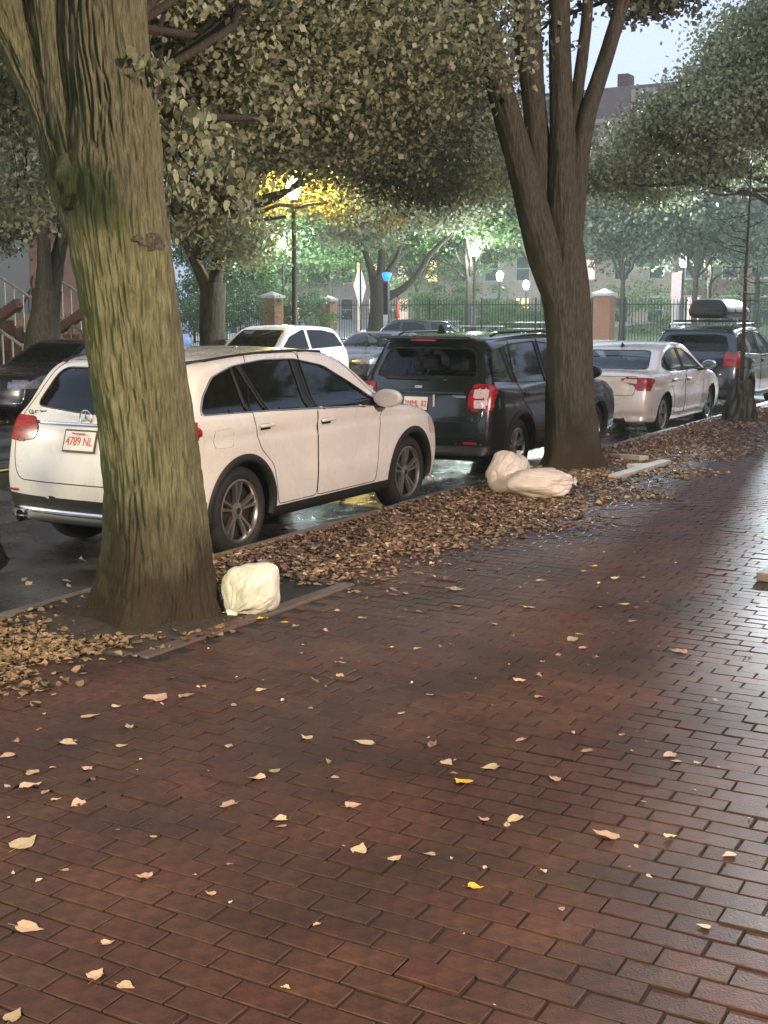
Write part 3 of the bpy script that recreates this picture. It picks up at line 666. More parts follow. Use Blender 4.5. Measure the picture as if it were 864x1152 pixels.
def body_grid(b, res):
    L, Wd, H = b.L, b.W, b.H; nx, ny, nz = int(L/res), int(Wd/res*.9), int(H/res*.75); ny += ny % 2
    idx = {}; keys = []; quads = []; fk = []
    def vid(i, j, k):
        t = (i, j, k); q = idx.get(t)
        if q is None: q = idx[t] = len(keys); keys.append(t)
        return q
    for i in range(nx):
        for k in range(nz):
            quads.append((vid(i, 0, k), vid(i+1, 0, k), vid(i+1, 0, k+1), vid(i, 0, k+1))); fk.append(0)
            quads.append((vid(i, ny, k), vid(i, ny, k+1), vid(i+1, ny, k+1), vid(i+1, ny, k))); fk.append(0)
    for i in range(nx):
        for j in range(ny):
            quads.append((vid(i, j, nz), vid(i+1, j, nz), vid(i+1, j+1, nz), vid(i, j+1, nz))); fk.append(1)
            quads.append((vid(i, j, 0), vid(i, j+1, 0), vid(i+1, j+1, 0), vid(i+1, j, 0))); fk.append(3)
    for j in range(ny):
        for k in range(nz):
            quads.append((vid(0, j, k), vid(0, j, k+1), vid(0, j+1, k+1), vid(0, j+1, k))); fk.append(2)
            quads.append((vid(nx, j, k), vid(nx, j+1, k), vid(nx, j+1, k+1), vid(nx, j, k+1))); fk.append(2)
    K = np.array(keys, float); u, v, w = K[:, 0]/nx*2-1, K[:, 1]/ny*2-1, K[:, 2]/nz
    zc = b.zc; wz = w*2-1
    # sides reach from sill to roof edge; spread the rows so that heights are even
    a = np.stack([u*(L/2-.75), 0*v, np.full_like(u, zc)], -1)
    o = np.stack([u*(L/2+.25), v*(Wd/2+.35), np.where(wz > 0, zc+wz*(H-zc+.25), zc+wz*(zc+.25))], -1)
    return b.cast(a, o, 22), np.array(quads), np.array(fk)
def fgrad(b, V, e=.004):
    g = np.stack([b.f(V+np.eye(3)[k]*e)-b.f(V-np.eye(3)[k]*e) for k in range(3)], -1)/(2*e)
    return g/np.maximum(np.linalg.norm(g, axis=1), .2)[:, None]
def wheel(parent, x, y, R, wd, rimr, style, sg):
    mb = MB(); h = wd/2
    prof = [(rimr, -h*.8), (rimr+.02, -h), (R-.05, -h*1.02), (R-.012, -h*.82), (R, -h*.5), (R, h*.5), (R-.012, h*.82), (R-.05, h*1.02), (rimr+.02, h), (rimr, h*.8)]
    mb.lathe(prof, 48, axis='Y')
    t = mb.build('wheel', M['tyre'], parent, smooth=True, loc=(x, y, R)); flat(t.data, 50)
    s = sg; rb = MB()
    rb.lathe([(rimr+.004, s*h*.86), (rimr-.012, s*h*.9), (rimr-.022, s*h*.78), (rimr-.023, s*h*.6)], 48, axis='Y')
    ns = 5
    for k in range(ns):
        a0 = 2*PI*k/ns+.3
        for q in ((-1, 1) if style == 'twin' else (0,)):
            a1, a2 = a0+q*.16, a0+q*(.165 if style == 'twin' else 0)
            w0, w1 = (.016, .021) if style == 'twin' else (.032, .045)
            p0 = np.array([math.cos(a1)*.055, math.sin(a1)*.055]); p1 = np.array([math.cos(a2)*(rimr-.012), math.sin(a2)*(rimr-.012)])
            d = (p1-p0)/np.linalg.norm(p1-p0); nn = np.array([-d[1], d[0]])
            y0, y1, dep = s*h*.62, s*h*.82, s*.035
            V = []
            for (p, w_, yy) in ((p0, w0, y0), ((p0+p1)/2, (w0+w1)/2*.9, (y0+y1)/2+s*.004), (p1, w1, y1)):
                V += [(p[0]+nn[0]*w_, yy-dep, p[1]+nn[1]*w_), (p[0]+nn[0]*w_*.6, yy, p[1]+nn[1]*w_*.6), (p[0]-nn[0]*w_*.6, yy, p[1]-nn[1]*w_*.6), (p[0]-nn[0]*w_, yy-dep, p[1]-nn[1]*w_)]
            F = []
            for i in (0, 4):
                for e in range(4): F.append((i+e, i+(e+1) % 4, i+4+(e+1) % 4, i+4+e))
            rb.put(V, F)
    rb.lathe([(.0, s*h*.72), (.03, s*h*.72), (.07, s*h*.6), (.072, s*h*.3)], 20, axis='Y')
    rim = rb.build('rim', M['alloy'], t); flat(rim.data, 35)
    MB().lathe([(0, s*h*.22), (rimr-.024, s*h*.22), (rimr-.023, s*h*.6)], 32, axis='Y').lathe([(.0, s*h*.3), (.15, s*h*.3), (.15, s*h*.2)], 24, axis='Y').build('brake_disc', M['alloydark'], t)
    MB().lathe([(.0, s*h*.77), (.024, s*h*.76), (.03, s*h*.70)], 16, axis='Y').build('hub_cap', M['plastic'], t)
    return t
def text_obj(body, size, m, parent, loc, rot, name='plate_lettering', ext=.002, sx=1.0):
    c = bpy.data.curves.new(name, 'FONT'); c.body = body; c.size = size; c.extrude = ext; c.align_x = 'CENTER'; c.align_y = 'CENTER'
    t = bpy.data.objects.new('tmp', c); C.objects.link(t); bpy.context.view_layer.update()
    me = bpy.data.meshes.new_from_object(t.evaluated_get(bpy.context.evaluated_depsgraph_get())); bpy.data.objects.remove(t)
    me.materials.clear(); me.materials.append(m); o = add(name, me, parent, None, loc, rot); o.scale = (sx, 1, 1); return o
def car(name, label, loc, rz, S, group='cars and vans along the street', cat='car'):
    """S: dict(L,W,H,outline,belt,paint,wheels=(R,width,rim),side=[(part,poly,mat,off)],rear=[...],front=[...],clad,...)"""
    L, Wd, H, R = S['L'], S['W'], S['H'], S['R']; res = S['res']
    root = empty(name, loc, rz, label, cat, group)
    b = Body(L, Wd, H, S['outline'], S['belt'], S.get('tumble', .36), S.get('kx', .05), S.get('crown', .035), S.get('k', .07), S.get('bulge', .02), S['wx'], endr=S.get('endr', .07))
    V, Q, fk = body_grid(b, res); N0 = fgrad(b, V)
    regs = []
    ar = S.get('arch', R+.055)
    for wx in S['wx']:
        t = np.linspace(0, PI, 26); zt = S.get('archz', R)
        poly = np.array([(wx+ar*math.cos(q), zt+ar*math.sin(q)) for q in t]+[(wx-ar, -.3), (wx+ar, -.3)])
        regs.append(('_arch', 'side', poly, None, 0))
    for e in S['side']: regs.append((e[0], 'side', np.array(e[1]), e[2], e[3]))
    for e in S.get('rear', []): regs.append((e[0], 'rear', np.array(e[1]), e[2], e[3]))
    for e in S.get('front', []): regs.append((e[0], 'front', np.array(e[1]), e[2], e[3]))
    cell = res
    fixed = np.zeros(len(V), bool)
    def vmask(view, V, N0):
        if view == 'side': return (np.abs(N0[:, 1]) > .45) & (np.abs(V[:, 1]) > .3)
        if view == 'rear': return (N0[:, 0] < -.28) & (V[:, 0] < 0)
        return (N0[:, 0] > .28) & (V[:, 0] > 0)
    for nm, view, poly, m, off in regs:     # pull grid points onto region outlines for clean edges
        mk = vmask(view, V, N0) & ~fixed; ii = np.where(mk)[0]
        c = (0, 2) if view == 'side' else (1, 2)
        P = V[ii][:, c]; lo, hi = poly.min(0)-cell*2, poly.max(0)+cell*2
        kk = np.all((P > lo) & (P < hi), axis=1); ii = ii[kk]
        if len(ii) == 0: continue
        d, nr = poly_sd(V[ii][:, c], poly); kk = np.abs(d) < cell*.55; jj = ii[kk]
        V[jj, c[0]] = nr[kk, 0]; V[jj, c[1]] = nr[kk, 1]; fixed[jj] = True
        ax = 1 if view == 'side' else 0
        for _ in range(3):                    # back onto the surface, moving only across it
            fv = b.f(V[jj]); g = (b.f(V[jj]+np.eye(3)[ax]*.004)-b.f(V[jj]-np.eye(3)[ax]*.004))/.008
            g = np.where(np.abs(g) < .3, np.sign(g+1e-9)*.3, g); V[jj, ax] -= np.clip(fv/g, -.03, .03)
    N0 = fgrad(b, V)
    Cc = V[Q].mean(1); Nf = fgrad(b, Cc); lab = np.full(len(Q), -1)
    for r_, (nm, view, poly, m, off) in enumerate(regs):
        mk = vmask(view, Cc, Nf) & (lab < 0)
        if nm == '_arch': mk = (np.abs(Cc[:, 1]) > Wd/2-.28) & (lab < 0)
        ii = np.where(mk)[0]; c = (0, 2) if view == 'side' else (1, 2)
        d, _ = poly_sd(Cc[ii][:, c], poly); lab[ii[d < 0]] = r_
    def sub(mask, nm, m, off, split=False, smooth=True):
        for sg in ((-1, 1) if split else (0,)):
            mm = mask & ((Cc[:, 1]*sg > 0) if split else True); q = Q[mm]
            if len(q) == 0: continue
            ids, invx = np.unique(q, return_inverse=True); P = V[ids]+N0[ids]*off
            me = mesh_np(nm, P, invx.reshape(-1, 4), smooth, [m]); add(nm, me, root)
    body_m = S['paint']; done = set()
    for r_, (nm, view, poly, m, off) in enumerate(regs):
        if nm == '_arch': continue
        sub(lab == r_, nm, m, off, split=(view == 'side' or nm in ('taillight', 'headlight')))
    sub(lab == -1, 'body', body_m, 0)
    # dark lines at panel edges and mouldings round the glass
    for nm, view, poly, m, off in regs:
        if nm == '_arch' or 'res' in S and S['res'] > .05: continue
        rad, mm, tn = {'window': (.006, S.get('trim', M['trim']), 'window_seal'), 'rear_window': (.008, M['trim'], 'window_seal'), 'windshield': (.008, M['trim'], 'window_seal'), 'door': (.0038, M['under'], 'door_gap'), 'tailgate': (.0042, M['under'], 'tailgate_gap'), 'taillight': (.004, M['under'], 'lamp_seal'), 'fuel_flap': (.002, M['under'], 'flap_gap')}.get(nm, (0, None, None))
        if not rad: continue
        for sg in ((-1, 1) if view == 'side' else (0,)):
            pl = np.concatenate([poly, poly[:1]]); seg = np.concatenate([np.linspace(pl[i], pl[i+1], max(2, int(np.linalg.norm(pl[i+1]-pl[i])/.05)), endpoint=False) for i in range(len(poly))]+[pl[:1]])
            q = b.side(seg, sg) if view == 'side' else b.end(seg, -1 if view == 'rear' else 1)
            nq = np.abs(fgrad(b, q)[:, 1 if view == 'side' else 0]); q = q[nq > (.55 if nm == 'door' else .3)]
            gap = np.linalg.norm(np.diff(q, axis=0), axis=1) if len(q) > 1 else np.zeros(1)
            if len(q) > 3 and gap.max() > .12: q = np.roll(q[:-1] if np.allclose(q[0], q[-1]) else q, -(int(gap.argmax())+1), axis=0)
            if len(q) > 3 and np.linalg.norm(np.diff(q, axis=0), axis=1).max() < .5: MB().tube(q, rad, 5, cap=False).build(tn, mm, root, smooth=True)
    for x in S['wx']:
        for sg in (-1, 1):
            wheel(root, x, sg*(Wd/2-S['tw']/2-.035), R, S['tw'], S['rim'], S.get('spokes', 'twin'), sg)
            # wheel well
            w_ = MB(); t = np.linspace(-.3, PI+.3, 20); yo = sg*(Wd/2-.07); yi = sg*(Wd/2-.42)
            Vw = [(x+(ar+.012)*math.cos(q), yy, S.get('archz', R)+(ar+.012)*math.sin(q)) for q in t for yy in (yo, yi)]; Fw = [(2*i, 2*i+1, 2*i+3, 2*i+2) for i in range(19)]
            Fw.append(tuple(2*i+1 for i in range(20))); w_.put(Vw, Fw).build('wheel_well', M['under'], root)
            if S.get('archtrim'):
                t = np.linspace(-.18 if True else 0, PI+.18, 40); hw = S.get('archw', .035)
                pts = []
                for q in t:
                    ring = [(x+rr*math.cos(q), S.get('archz', R)+rr*math.sin(q)) for rr in (ar-.012, ar+hw*.5, ar+hw*1.7)]
                    pts.append(ring)
                fl = np.array(pts).reshape(-1, 2); fl[:, 1] = np.maximum(fl[:, 1], .22); qq = b.side(fl, sg).reshape(len(t), 3, 3)
                qq[:, :, 1] = qq[:, 1:2, 1]*.5+qq[:, :, 1]*.5
                qq[:, 0, 1] += sg*.012; qq[:, 1, 1] += sg*.022; qq[:, 2, 1] += sg*.004
                inn = qq[:, 0].copy(); inn[:, 1] -= sg*.05
                G = np.concatenate([inn[:, None], qq], 1).reshape(-1, 3); k4 = 4
                F = [(i*k4+e, i*k4+e+1, (i+1)*k4+e+1, (i+1)*k4+e) for i in range(len(t)-1) for e in range(3)]
                MB().put(G, F).build('wheel_arch_trim', S['archtrim'], root, smooth=True)
    # underbody, seats
    MB().box((0, 0, .30), (L*.9, Wd*.72, .12)).box((0, 0, .42), (L*.5, Wd*.7, .2)).build('underbody', M['under'], root)
    if S.get('seats', True):
        for sx, ys in ((S.get('seat0', -.75), (-.38, 0, .38)), (S.get('seat1', .25), (-.38, .38))):
            for yy in ys:
                sb = MB().box((sx, yy, .62), (.5, .44, .22), bev=.05).box((sx-.28, yy, .88), (.16, .42, .56), ry=-.2, bev=.05)
                sb.box((sx-.37, yy, S['H']-.36), (.11, .24, .19), ry=-.15, bev=.04).build('seat', M['seat'], root)
        MB().box((L*.2, 0, .9), (.45, Wd*.74, .22), bev=.05).build('dashboard', M['seat'], root)
    return root, b
def licence(root, b, z, y, text, rear=True, state='', w=.305, h=.152, frame=True):
    sx = -1 if rear else 1; q = b.end([(y, z-h/2), (y, z+h/2)], sx); px = q[:, 0].min() if rear else q[:, 0].max()
    dx, dz = q[1, 0]-q[0, 0], h; px = (q[0, 0]+q[1, 0])/2+sx*.014; tilt = math.atan2(dx, dz)
    if frame: MB().box((0, 0, 0), (.008, w+.03, h+.03), bev=.003).build('plate_frame', M['plastic'], root, loc=(px-sx*.003, y, z), rot=(0, tilt, 0))
    MB().box((0, 0, 0), (.01, w, h), bev=.003).build('licence_plate', M['plate'], root, loc=(px, y, z), rot=(0, tilt, 0))
    rot = Matrix.Rotation(tilt, 3, 'Y') @ (Matrix.Rotation(-PI/2 if rear else PI/2, 3, 'Z') @ Matrix.Rotation(PI/2, 3, 'X'))
    if text: text_obj(text, .098, M['platered'], root, (px+sx*.007, y, z-.004), rot.to_euler(), sx=.78)
    if state: text_obj(state, .024, M['platered'], root, (px+sx*.0075, y, z+.060), rot.to_euler(), 'plate_state_name')
def handle(root, b, x, z, m, sg=-1):
    q = b.side([(x-.1, z), (x+.1, z)], sg, .018); c = (q[0]+q[1])/2
    MB().box(c, (.21, .022, .028), bev=.009).build('door_handle', m, root, smooth=True)
    MB().box((c[0]-.02, c[1]-sg*.014, c[2]-.01), (.13, .012, .05), bev=.005).build('handle_recess', M['under'], root)
def mirror(root, b, x, z, m, sg=-1, s=1.0):
    q = b.side([(x, z)], sg)[0]; bm = bmesh.new(); bmesh.ops.create_uvsphere(bm, u_segments=16, v_segments=10, radius=1)
    for v in bm.verts:
        p = v.co; v.co = Vector((max(p.x, -.35)*.13*s, p.y*.14*s, (p.z+.25*p.x*0)*.088*s))
    me = bpy.data.meshes.new('mirror'); bm.to_mesh(me); bm.free(); me.materials.append(m); flat(me, 50)
    c = Vector((q[0]+.02, q[1]+sg*.13, z+.06)); o = add('mirror', me, root, loc=c)
    MB().box((0, 0, 0), (.07, .12, .035), bev=.01).build('mirror_arm', M['plastic'], o, loc=(0, -sg*.09, -.075))
    MB().box((0, 0, 0), (.006, .16*s, .09*s), bev=.002).build('mirror_glass', M['glassmirror'], o, loc=(-.036*s, 0, .004))
def surf_strip(b, root, pts, view, rad, m, name, off=.004, flatz=1.0):
    q = b.side(pts, -1, off) if view == 'side' else b.end(pts, view, off)
    return MB().tube(q, rad, 6).build(name, m, root, smooth=True)
YS = 5.80
# --- white SUV beside the big tree
gl_out = [(-2.12, .28), (-2.27, .40), (-2.31, .62), (-2.27, .86), (-2.20, 1.06), (-2.03, 1.28), (-1.86, 1.50), (-1.62, 1.585), (-1.0, 1.635), (-.35, 1.645), (.15, 1.60), (.50, 1.47), (.90, 1.22), (1.2, 1.085), (1.6, 1.03), (1.9, .95), (2.07, .82), (2.13, .6), (2.1, .38), (1.93, .26), (0, .24)]
dlo_side = [(-1.90, 1.165), (-1.80, 1.30), (-1.62, 1.44), (-1.32, 1.515), (-.9, 1.55), (-.42, 1.545), (0, 1.475), (.36, 1.31), (.66, 1.15), (.78, 1.075), (.4, 1.09), (-.2, 1.115), (-1.0, 1.145)]
def cut(poly, x0, x1):                  # the part of a convex-ish window band between two (slanted) lines x=a+b*z
    out = []; P = np.concatenate([poly, poly[:1]])
    def clip(P, fn):
        o = []
        for a, b in zip(P[:-1], P[1:]):
            fa, fb = fn(a), fn(b)
            if fa >= 0: o.append(a)
            if (fa >= 0) != (fb >= 0): o.append(a+(b-a)*fa/(fa-fb))
        return np.array(o+[o[0]])
    P = clip(P, lambda p: p[0]-(x0[0]+x0[1]*(p[1]-1.15))); P = clip(P, lambda p: (x1[0]+x1[1]*(p[1]-1.15))-p[0]); return P[:-1]
dl = rounded(dlo_side, .05)
gl = dict(L=4.54, W=1.89, H=1.645, R=.365, tw=.235, rim=.255, res=.021, outline=gl_out, belt=1.13, tumble=.40, wx=(-1.43, 1.40), paint=M['white'], arch=.415, archtrim=M['plastic'], archw=.03, kx=.06, endr=.07, seat1=.15)
gl['side'] = [('window', cut(dl, (-3, 0), (-1.33, -.05)), M['glassdark'], -.006), ('window', cut(dl, (-1.315, -.05), (-1.08, -.5)), M['glassdark'], -.006), ('window', cut(dl, (-1.03, -.5), (-.47, .0)), M['glassdark'], -.006),
              ('window_pillar', cut(dl, (-1.33, -.05), (-1.315, -.05)), M['trim'], -.002), ('window_pillar', cut(dl, (-1.08, -.5), (-1.03, -.5)), M['trim'], -.003), ('window_pillar', cut(dl, (-.47, 0), (-.36, -.05)), M['trim'], -.002),
              ('window', cut(dl, (-.36, -.05), (9, 0)), M['glass'], -.006),
              ('door', rounded([(-1.10, 1.60), (-1.30, 1.1), (-1.22, .86), (-1.02, .70), (-.93, .36), (-.34, .36), (-.34, 1.60)], .05), M['white'], 0),
              ('door', rounded([(-.33, 1.60), (-.33, .36), (.70, .36), (.74, .8), (.80, 1.12), (.2, 1.6)], .05), M['white'], 0),
              ('fuel_flap', rounded([(-1.80, .90), (-1.80, 1.04), (-1.58, 1.05), (-1.57, .90)], .05), M['white'], 0.002),
              ('sill_trim', [(-1.05, .18), (-1.05, .345), (1.1, .345), (1.1, .18)], M['plastic'], .006),
              ('taillight', rounded([(-2.4, .92), (-2.4, 1.12), (-2.02, 1.11), (-1.92, 1.04), (-2.08, .93)], .04), M['red'], .006),
              ('bumper_trim', [(-2.5, .2), (-2.5, .52), (-1.9, .50), (-1.9, .2)], M['plastic'], .004),
              ('headlight', rounded([(1.8, .72), (1.75, .9), (2.3, .88), (2.3, .72)], .04), M['clearlens'], .003)]
gl['rear'] = [('rear_window', rounded([(-.68, 1.20), (-.55, 1.50), (.55, 1.50), (.68, 1.20), (0, 1.155)], .09), M['glassdark'], -.004),
              ('taillight', rounded([(.52, .95), (.50, 1.03), (.60, 1.115), (1.1, 1.12), (1.1, .93), (.7, .92)], .04), M['red'], .006),
              ('taillight', rounded([(-.52, .95), (-.50, 1.03), (-.60, 1.115), (-1.1, 1.12), (-1.1, .93), (-.7, .92)], .04), M['red'], .006),
              ('rear_bumper', [(-1.2, .1), (-1.2, .50), (1.2, .50), (1.2, .1)], M['plastic'], .004),
              ('tailgate', rounded([(-.70, .62), (-.78, .80), (-.80, 1.14), (-.72, 1.3), (-.60, 1.56), (.60, 1.56), (.72, 1.3), (.80, 1.14), (.78, .80), (.70, .62)], .1), M['white'], .0)]
gl['front'] = [('windshield', rounded([(-.72, 1.12), (-.58, 1.52), (.58, 1.52), (.72, 1.12)], .06), M['glass'], -.004),
               ('grille', rounded([(-.5, .5), (-.5, .82), (.5, .82), (.5, .5)], .08), M['trim'], .002)]
glc, gb = car('parked_suv', 'white SUV parked behind the big mossy tree, plate 4789', (9.46, YS+.945, ZS), 0, gl, 'cars parked along the near kerb')
licence(glc, gb, .955, .02, '4789 NL', state='Massachusetts')
surf_strip(gb, glc, [(y, 1.075-.012*abs(y)*0) for y in np.linspace(-.56, .56, 15)], -1, .016, M['chrome'], 'chrome_strip', .004)
surf_strip(gb, glc, [(y, .385) for y in np.linspace(-.78, .78, 17)], -1, .024, M['chrome'], 'bumper_strip', .012)
ex = gb.end([(.66, .33)], -1, .0)[0]
for sy in (-1, 1):
    MB().tube([(ex[0]+.1, sy*.66, .325), (ex[0]-.03, sy*.66, .325)], [.05, .05], 20, cap=False).box((ex[0]+.04, sy*.66, .325), (.1, .16, .012)).build('exhaust_tip', M['chrome'], glc, smooth=True)
e = gb.end([(.02, 1.165-.05)], -1, .012)[0]       # emblem: ring and three-pointed star
mb = MB(); n = 28; mb.tube([(e[0], .02+.062*math.cos(t), e[2]+.012+.062*math.sin(t)) for t in np.linspace(0, 2*PI, n)], .006, 6, cap=False)
for k in range(3):
    t = PI/2+k*2*PI/3; mb.tube([(e[0]-.002, .02, e[2]+.012), (e[0]-.002, .02+.06*math.cos(t), e[2]+.012+.06*math.sin(t))], [.010, .002], 5)
mb.build('emblem', M['chrome'], glc, smooth=True)
e = gb.end([(.60, 1.145)], -1, .004)[0]
text_obj('GLC 300', .055, M['alloydark'], glc, tuple(e), (PI/2+.3, 0, -PI/2), 'model_badge')
e = gb.end([(-.60, 1.145)], -1, .004)[0]
text_obj('4MATIC', .05, M['alloydark'], glc, tuple(e), (PI/2+.3, 0, -PI/2), 'model_badge')
for sg in (-1, 1):
    handle(glc, gb, -1.13, 1.035, M['white'], sg); handle(glc, gb, -.18, 1.01, M['white'], sg); mirror(glc, gb, .66, 1.09, M['white'], sg)
    q = gb.side([(x, 1.585-.04*abs(x+.55)**2) for x in np.linspace(-1.75, .25, 14)], sg); q[:, 1] -= sg*.03; q[:, 2] += .022
    MB().tube(q, .014, 6).build('roof_rail', M['alloydark'], glc, smooth=True)
q = gb.end([(y, 1.53) for y in np.linspace(-.6, .6, 13)], -1)
for sg in (-1, 1):
    pl = gb.side(np.concatenate([dl, dl[:1]]), sg, .006); MB().tube(pl, .007, 6, cap=False).build('window_moulding', M['chrome'], glc, smooth=True)
# reflectors in the black rear bumper
e = gb.end([(.72, .535)], -1, .004)[0]
for sy in (-1, 1): MB().box((e[0]+.01, sy*.72, .53), (.02, .2, .018), bev=.004).build('reflector', M['red'], glc)
# --- black SUV in front of it
fo_out = [(-2.12, .30), (-2.27, .42), (-2.29, .64), (-2.25, .88), (-2.2, 1.05), (-2.07, 1.28), (-1.90, 1.56), (-1.72, 1.64), (-1.0, 1.685), (-.2, 1.69), (.25, 1.64), (.62, 1.45), (1.0, 1.2), (1.22, 1.08), (1.6, 1.04), (1.98, .95), (2.22, .80), (2.28, .6), (2.24, .38), (2.0, .28), (0, .26)]
dl2 = rounded([(-1.98, 1.16), (-1.93, 1.38), (-1.80, 1.50), (-1.3, 1.565), (-.5, 1.585), (.0, 1.54), (.45, 1.34), (.80, 1.13), (.84, 1.08), (-.4, 1.09), (-1.5, 1.13)], .05)
fo = dict(L=4.6, W=1.80, H=1.69, R=.35, tw=.225, rim=.228, res=.027, outline=fo_out, belt=1.08, tumble=.34, wx=(-1.32, 1.32), paint=M['black'], arch=.40, archtrim=M['plastic'], trim=M['trim'], seat0=-.8)
fo['side'] = [('window', cut(dl2, (-3, 0), (-1.47, -.25)), M['glass'], -.006), ('window_pillar', cut(dl2, (-1.47, -.25), (-1.37, -.25)), M['trim'], -.002), ('window', cut(dl2, (-1.37, -.25), (-.52, -.05)), M['glass'], -.006),
              ('window_pillar', cut(dl2, (-.52, -.05), (-.40, -.05)), M['trim'], -.002), ('window', cut(dl2, (-.40, -.05), (9, 0)), M['glass'], -.006),
              ('door', rounded([(-1.30, 1.62), (-1.42, 1.1), (-1.25, .86), (-1.0, .72), (-.93, .38), (-.44, .38), (-.44, 1.62)], .05), M['black'], 0),
              ('door', rounded([(-.43, 1.62), (-.43, .38), (.70, .38), (.80, .8), (.84, 1.12), (.2, 1.62)], .05), M['black'], 0),
              ('sill_trim', [(-1.05, .18), (-1.05, .37), (1.1, .37), (1.1, .18)], M['plastic'], .006),
              ('taillight', rounded([(-2.5, .84), (-2.5, 1.13), (-2.02, 1.12), (-1.96, 1.06), (-2.12, .86)], .04), M['red'], .006)]
fo['rear'] = [('rear_window', rounded([(-.66, 1.19), (-.56, 1.52), (.56, 1.52), (.66, 1.19)], .09), M['glass'], -.004),
              ('lamp_lens', rounded([(-.66, .97), (-.66, 1.07), (-.82, 1.07), (-.82, .97)], .01), M['clearlens'], .007), ('lamp_lens', rounded([(-.68, .86), (-.67, .95), (-.82, .95), (-.82, .86)], .01), M['clearlens'], .007),
              ('lamp_lens', rounded([(.66, .97), (.66, 1.07), (.82, 1.07), (.82, .97)], .01), M['clearlens'], .007), ('lamp_lens', rounded([(.68, .86), (.67, .95), (.82, .95), (.82, .86)], .01), M['clearlens'], .007),
              ('taillight', rounded([(.62, .84), (.60, 1.0), (.64, 1.13), (1.1, 1.13), (1.1, .84)], .04), M['red'], .006),
              ('taillight', rounded([(-.62, .84), (-.60, 1.0), (-.64, 1.13), (-1.1, 1.13), (-1.1, .84)], .04), M['red'], .006),
              ('rear_bumper', [(-1.2, .1), (-1.2, .44), (1.2, .44), (1.2, .1)], M['plastic'], .006),
              ('tailgate', rounded([(-.76, .70), (-.78, 1.14), (-.66, 1.6), (.66, 1.6), (.78, 1.14), (.76, .70)], .06), M['black'], .0)]
fo['front'] = [('windshield', rounded([(-.70, 1.12), (-.58, 1.58), (.58, 1.58), (.70, 1.12)], .06), M['glass'], -.004)]
forester, fb = car('parked_suv', 'black SUV with clear rear window parked in front of the white SUV', (14.98, YS+.92, ZS), 0, fo, 'cars parked along the near kerb')
licence(forester, fb, .90, .03, '2MML 82', frame=False)
e = fb.end([(0, 1.07)], -1, .01)[0]
MB().box((0, 0, 0), (.03, 1.15, .035), bev=.012).build('tailgate_grip', M['black'], forester, loc=(e[0], 0, 1.02))
mb = MB()
for yy in (-.05, -.02, .03): mb.lathe([(0, 0), (.012, 0)], 8, c=(e[0]-.002, yy, 1.09), axis='Y')
MB().box((0, 0, 0), (.012, .10, .035), bev=.005).build('emblem', M['chrome'], forester, loc=(e[0], .02, 1.085))
MB().box((0, 0, 0), (.010, .17, .03), bev=.003).build('model_badge', M['chrome'], forester, loc=(fb.end([(-.52, .985)], -1, .006)[0][0], -.50, .985))
MB().box((0, 0, 0), (.012, .022, .17), bev=.003).build('plate_lamp_strip', M['signback'], forester, loc=(fb.end([(-.2, .92)], -1, .006)[0][0], -.20, .92))
MB().box((0, 0, 0), (.012, .022, .17), bev=.003).build('plate_lamp_strip', M['signback'], forester, loc=(fb.end([(.26, .92)], -1, .006)[0][0], .26, .92))
e = fb.end([(-.62, .47)], -1, .006)[0]
for sy in (-1, 1): MB().box((e[0], sy*.66, .465), (.02, .16, .03), bev=.004).build('reflector', M['red'], forester)
MB().box((-2.02, 0, 1.635), (.22, 1.16, .035), ry=.12, bev=.014).build('roof_spoiler', M['black'], forester)
MB().box((-2.13, 0, 1.62), (.02, .32, .025), bev=.004).build('brake_light', M['red'], forester)
bm = MB().put([(-1.78, 0, 1.68), (-1.58, .025, 1.69), (-1.58, -.025, 1.69), (-1.66, 0, 1.79), (-1.70, .012, 1.79)], [(0, 1, 4), (0, 4, 3), (0, 3, 2), (1, 2, 3, 4)]).build('antenna_fin', M['trim'], forester)
for sg in (-1, 1):
    handle(forester, fb, -1.20, .99, M['black'], sg); handle(forester, fb, -.25, .98, M['black'], sg); mirror(forester, fb, .72, 1.1, M['black'], sg)
    q = fb.side([(x, 1.62) for x in np.linspace(-1.6, .1, 12)], sg); q[:, 1] -= sg*.04; q[:, 2] = 1.70; q[0, 2] = q[-1, 2] = 1.66
    MB().tube(q, .014, 6).build('roof_rail', M['alloydark'], forester, smooth=True)
surf_strip(fb, forester, [(y, 1.175) for y in np.linspace(-.1, .5, 8)], -1, .008, M['trim'], 'wiper', .015)
# --- pearl white sedan
im_out = [(-2.08, .22), (-2.25, .34), (-2.28, .55), (-2.25, .78), (-2.22, .96), (-2.05, 1.02), (-1.75, 1.04), (-1.35, 1.22), (-.95, 1.37), (-.45, 1.445), (-.05, 1.45), (.3, 1.40), (.7, 1.21), (1.1, 1.0), (1.5, .92), (1.9, .82), (2.17, .68), (2.24, .5), (2.2, .3), (2.0, .20), (0, .18)]
dl3 = rounded([(-1.38, 1.08), (-1.20, 1.20), (-.85, 1.315), (-.45, 1.355), (0, 1.33), (.4, 1.20), (.80, .985), (.86, .935), (0, .965), (-.9, .99), (-1.25, 1.02)], .045)
im = dict(L=4.56, W=1.78, H=1.45, R=.325, tw=.21, rim=.222, res=.027, outline=im_out, belt=.96, tumble=.42, wx=(-1.38, 1.34), paint=M['pearl'], arch=.365, kx=.09, bulge=.03, zc=.6, endr=.08, seat0=-.7, seat1=.2, spokes='twin')
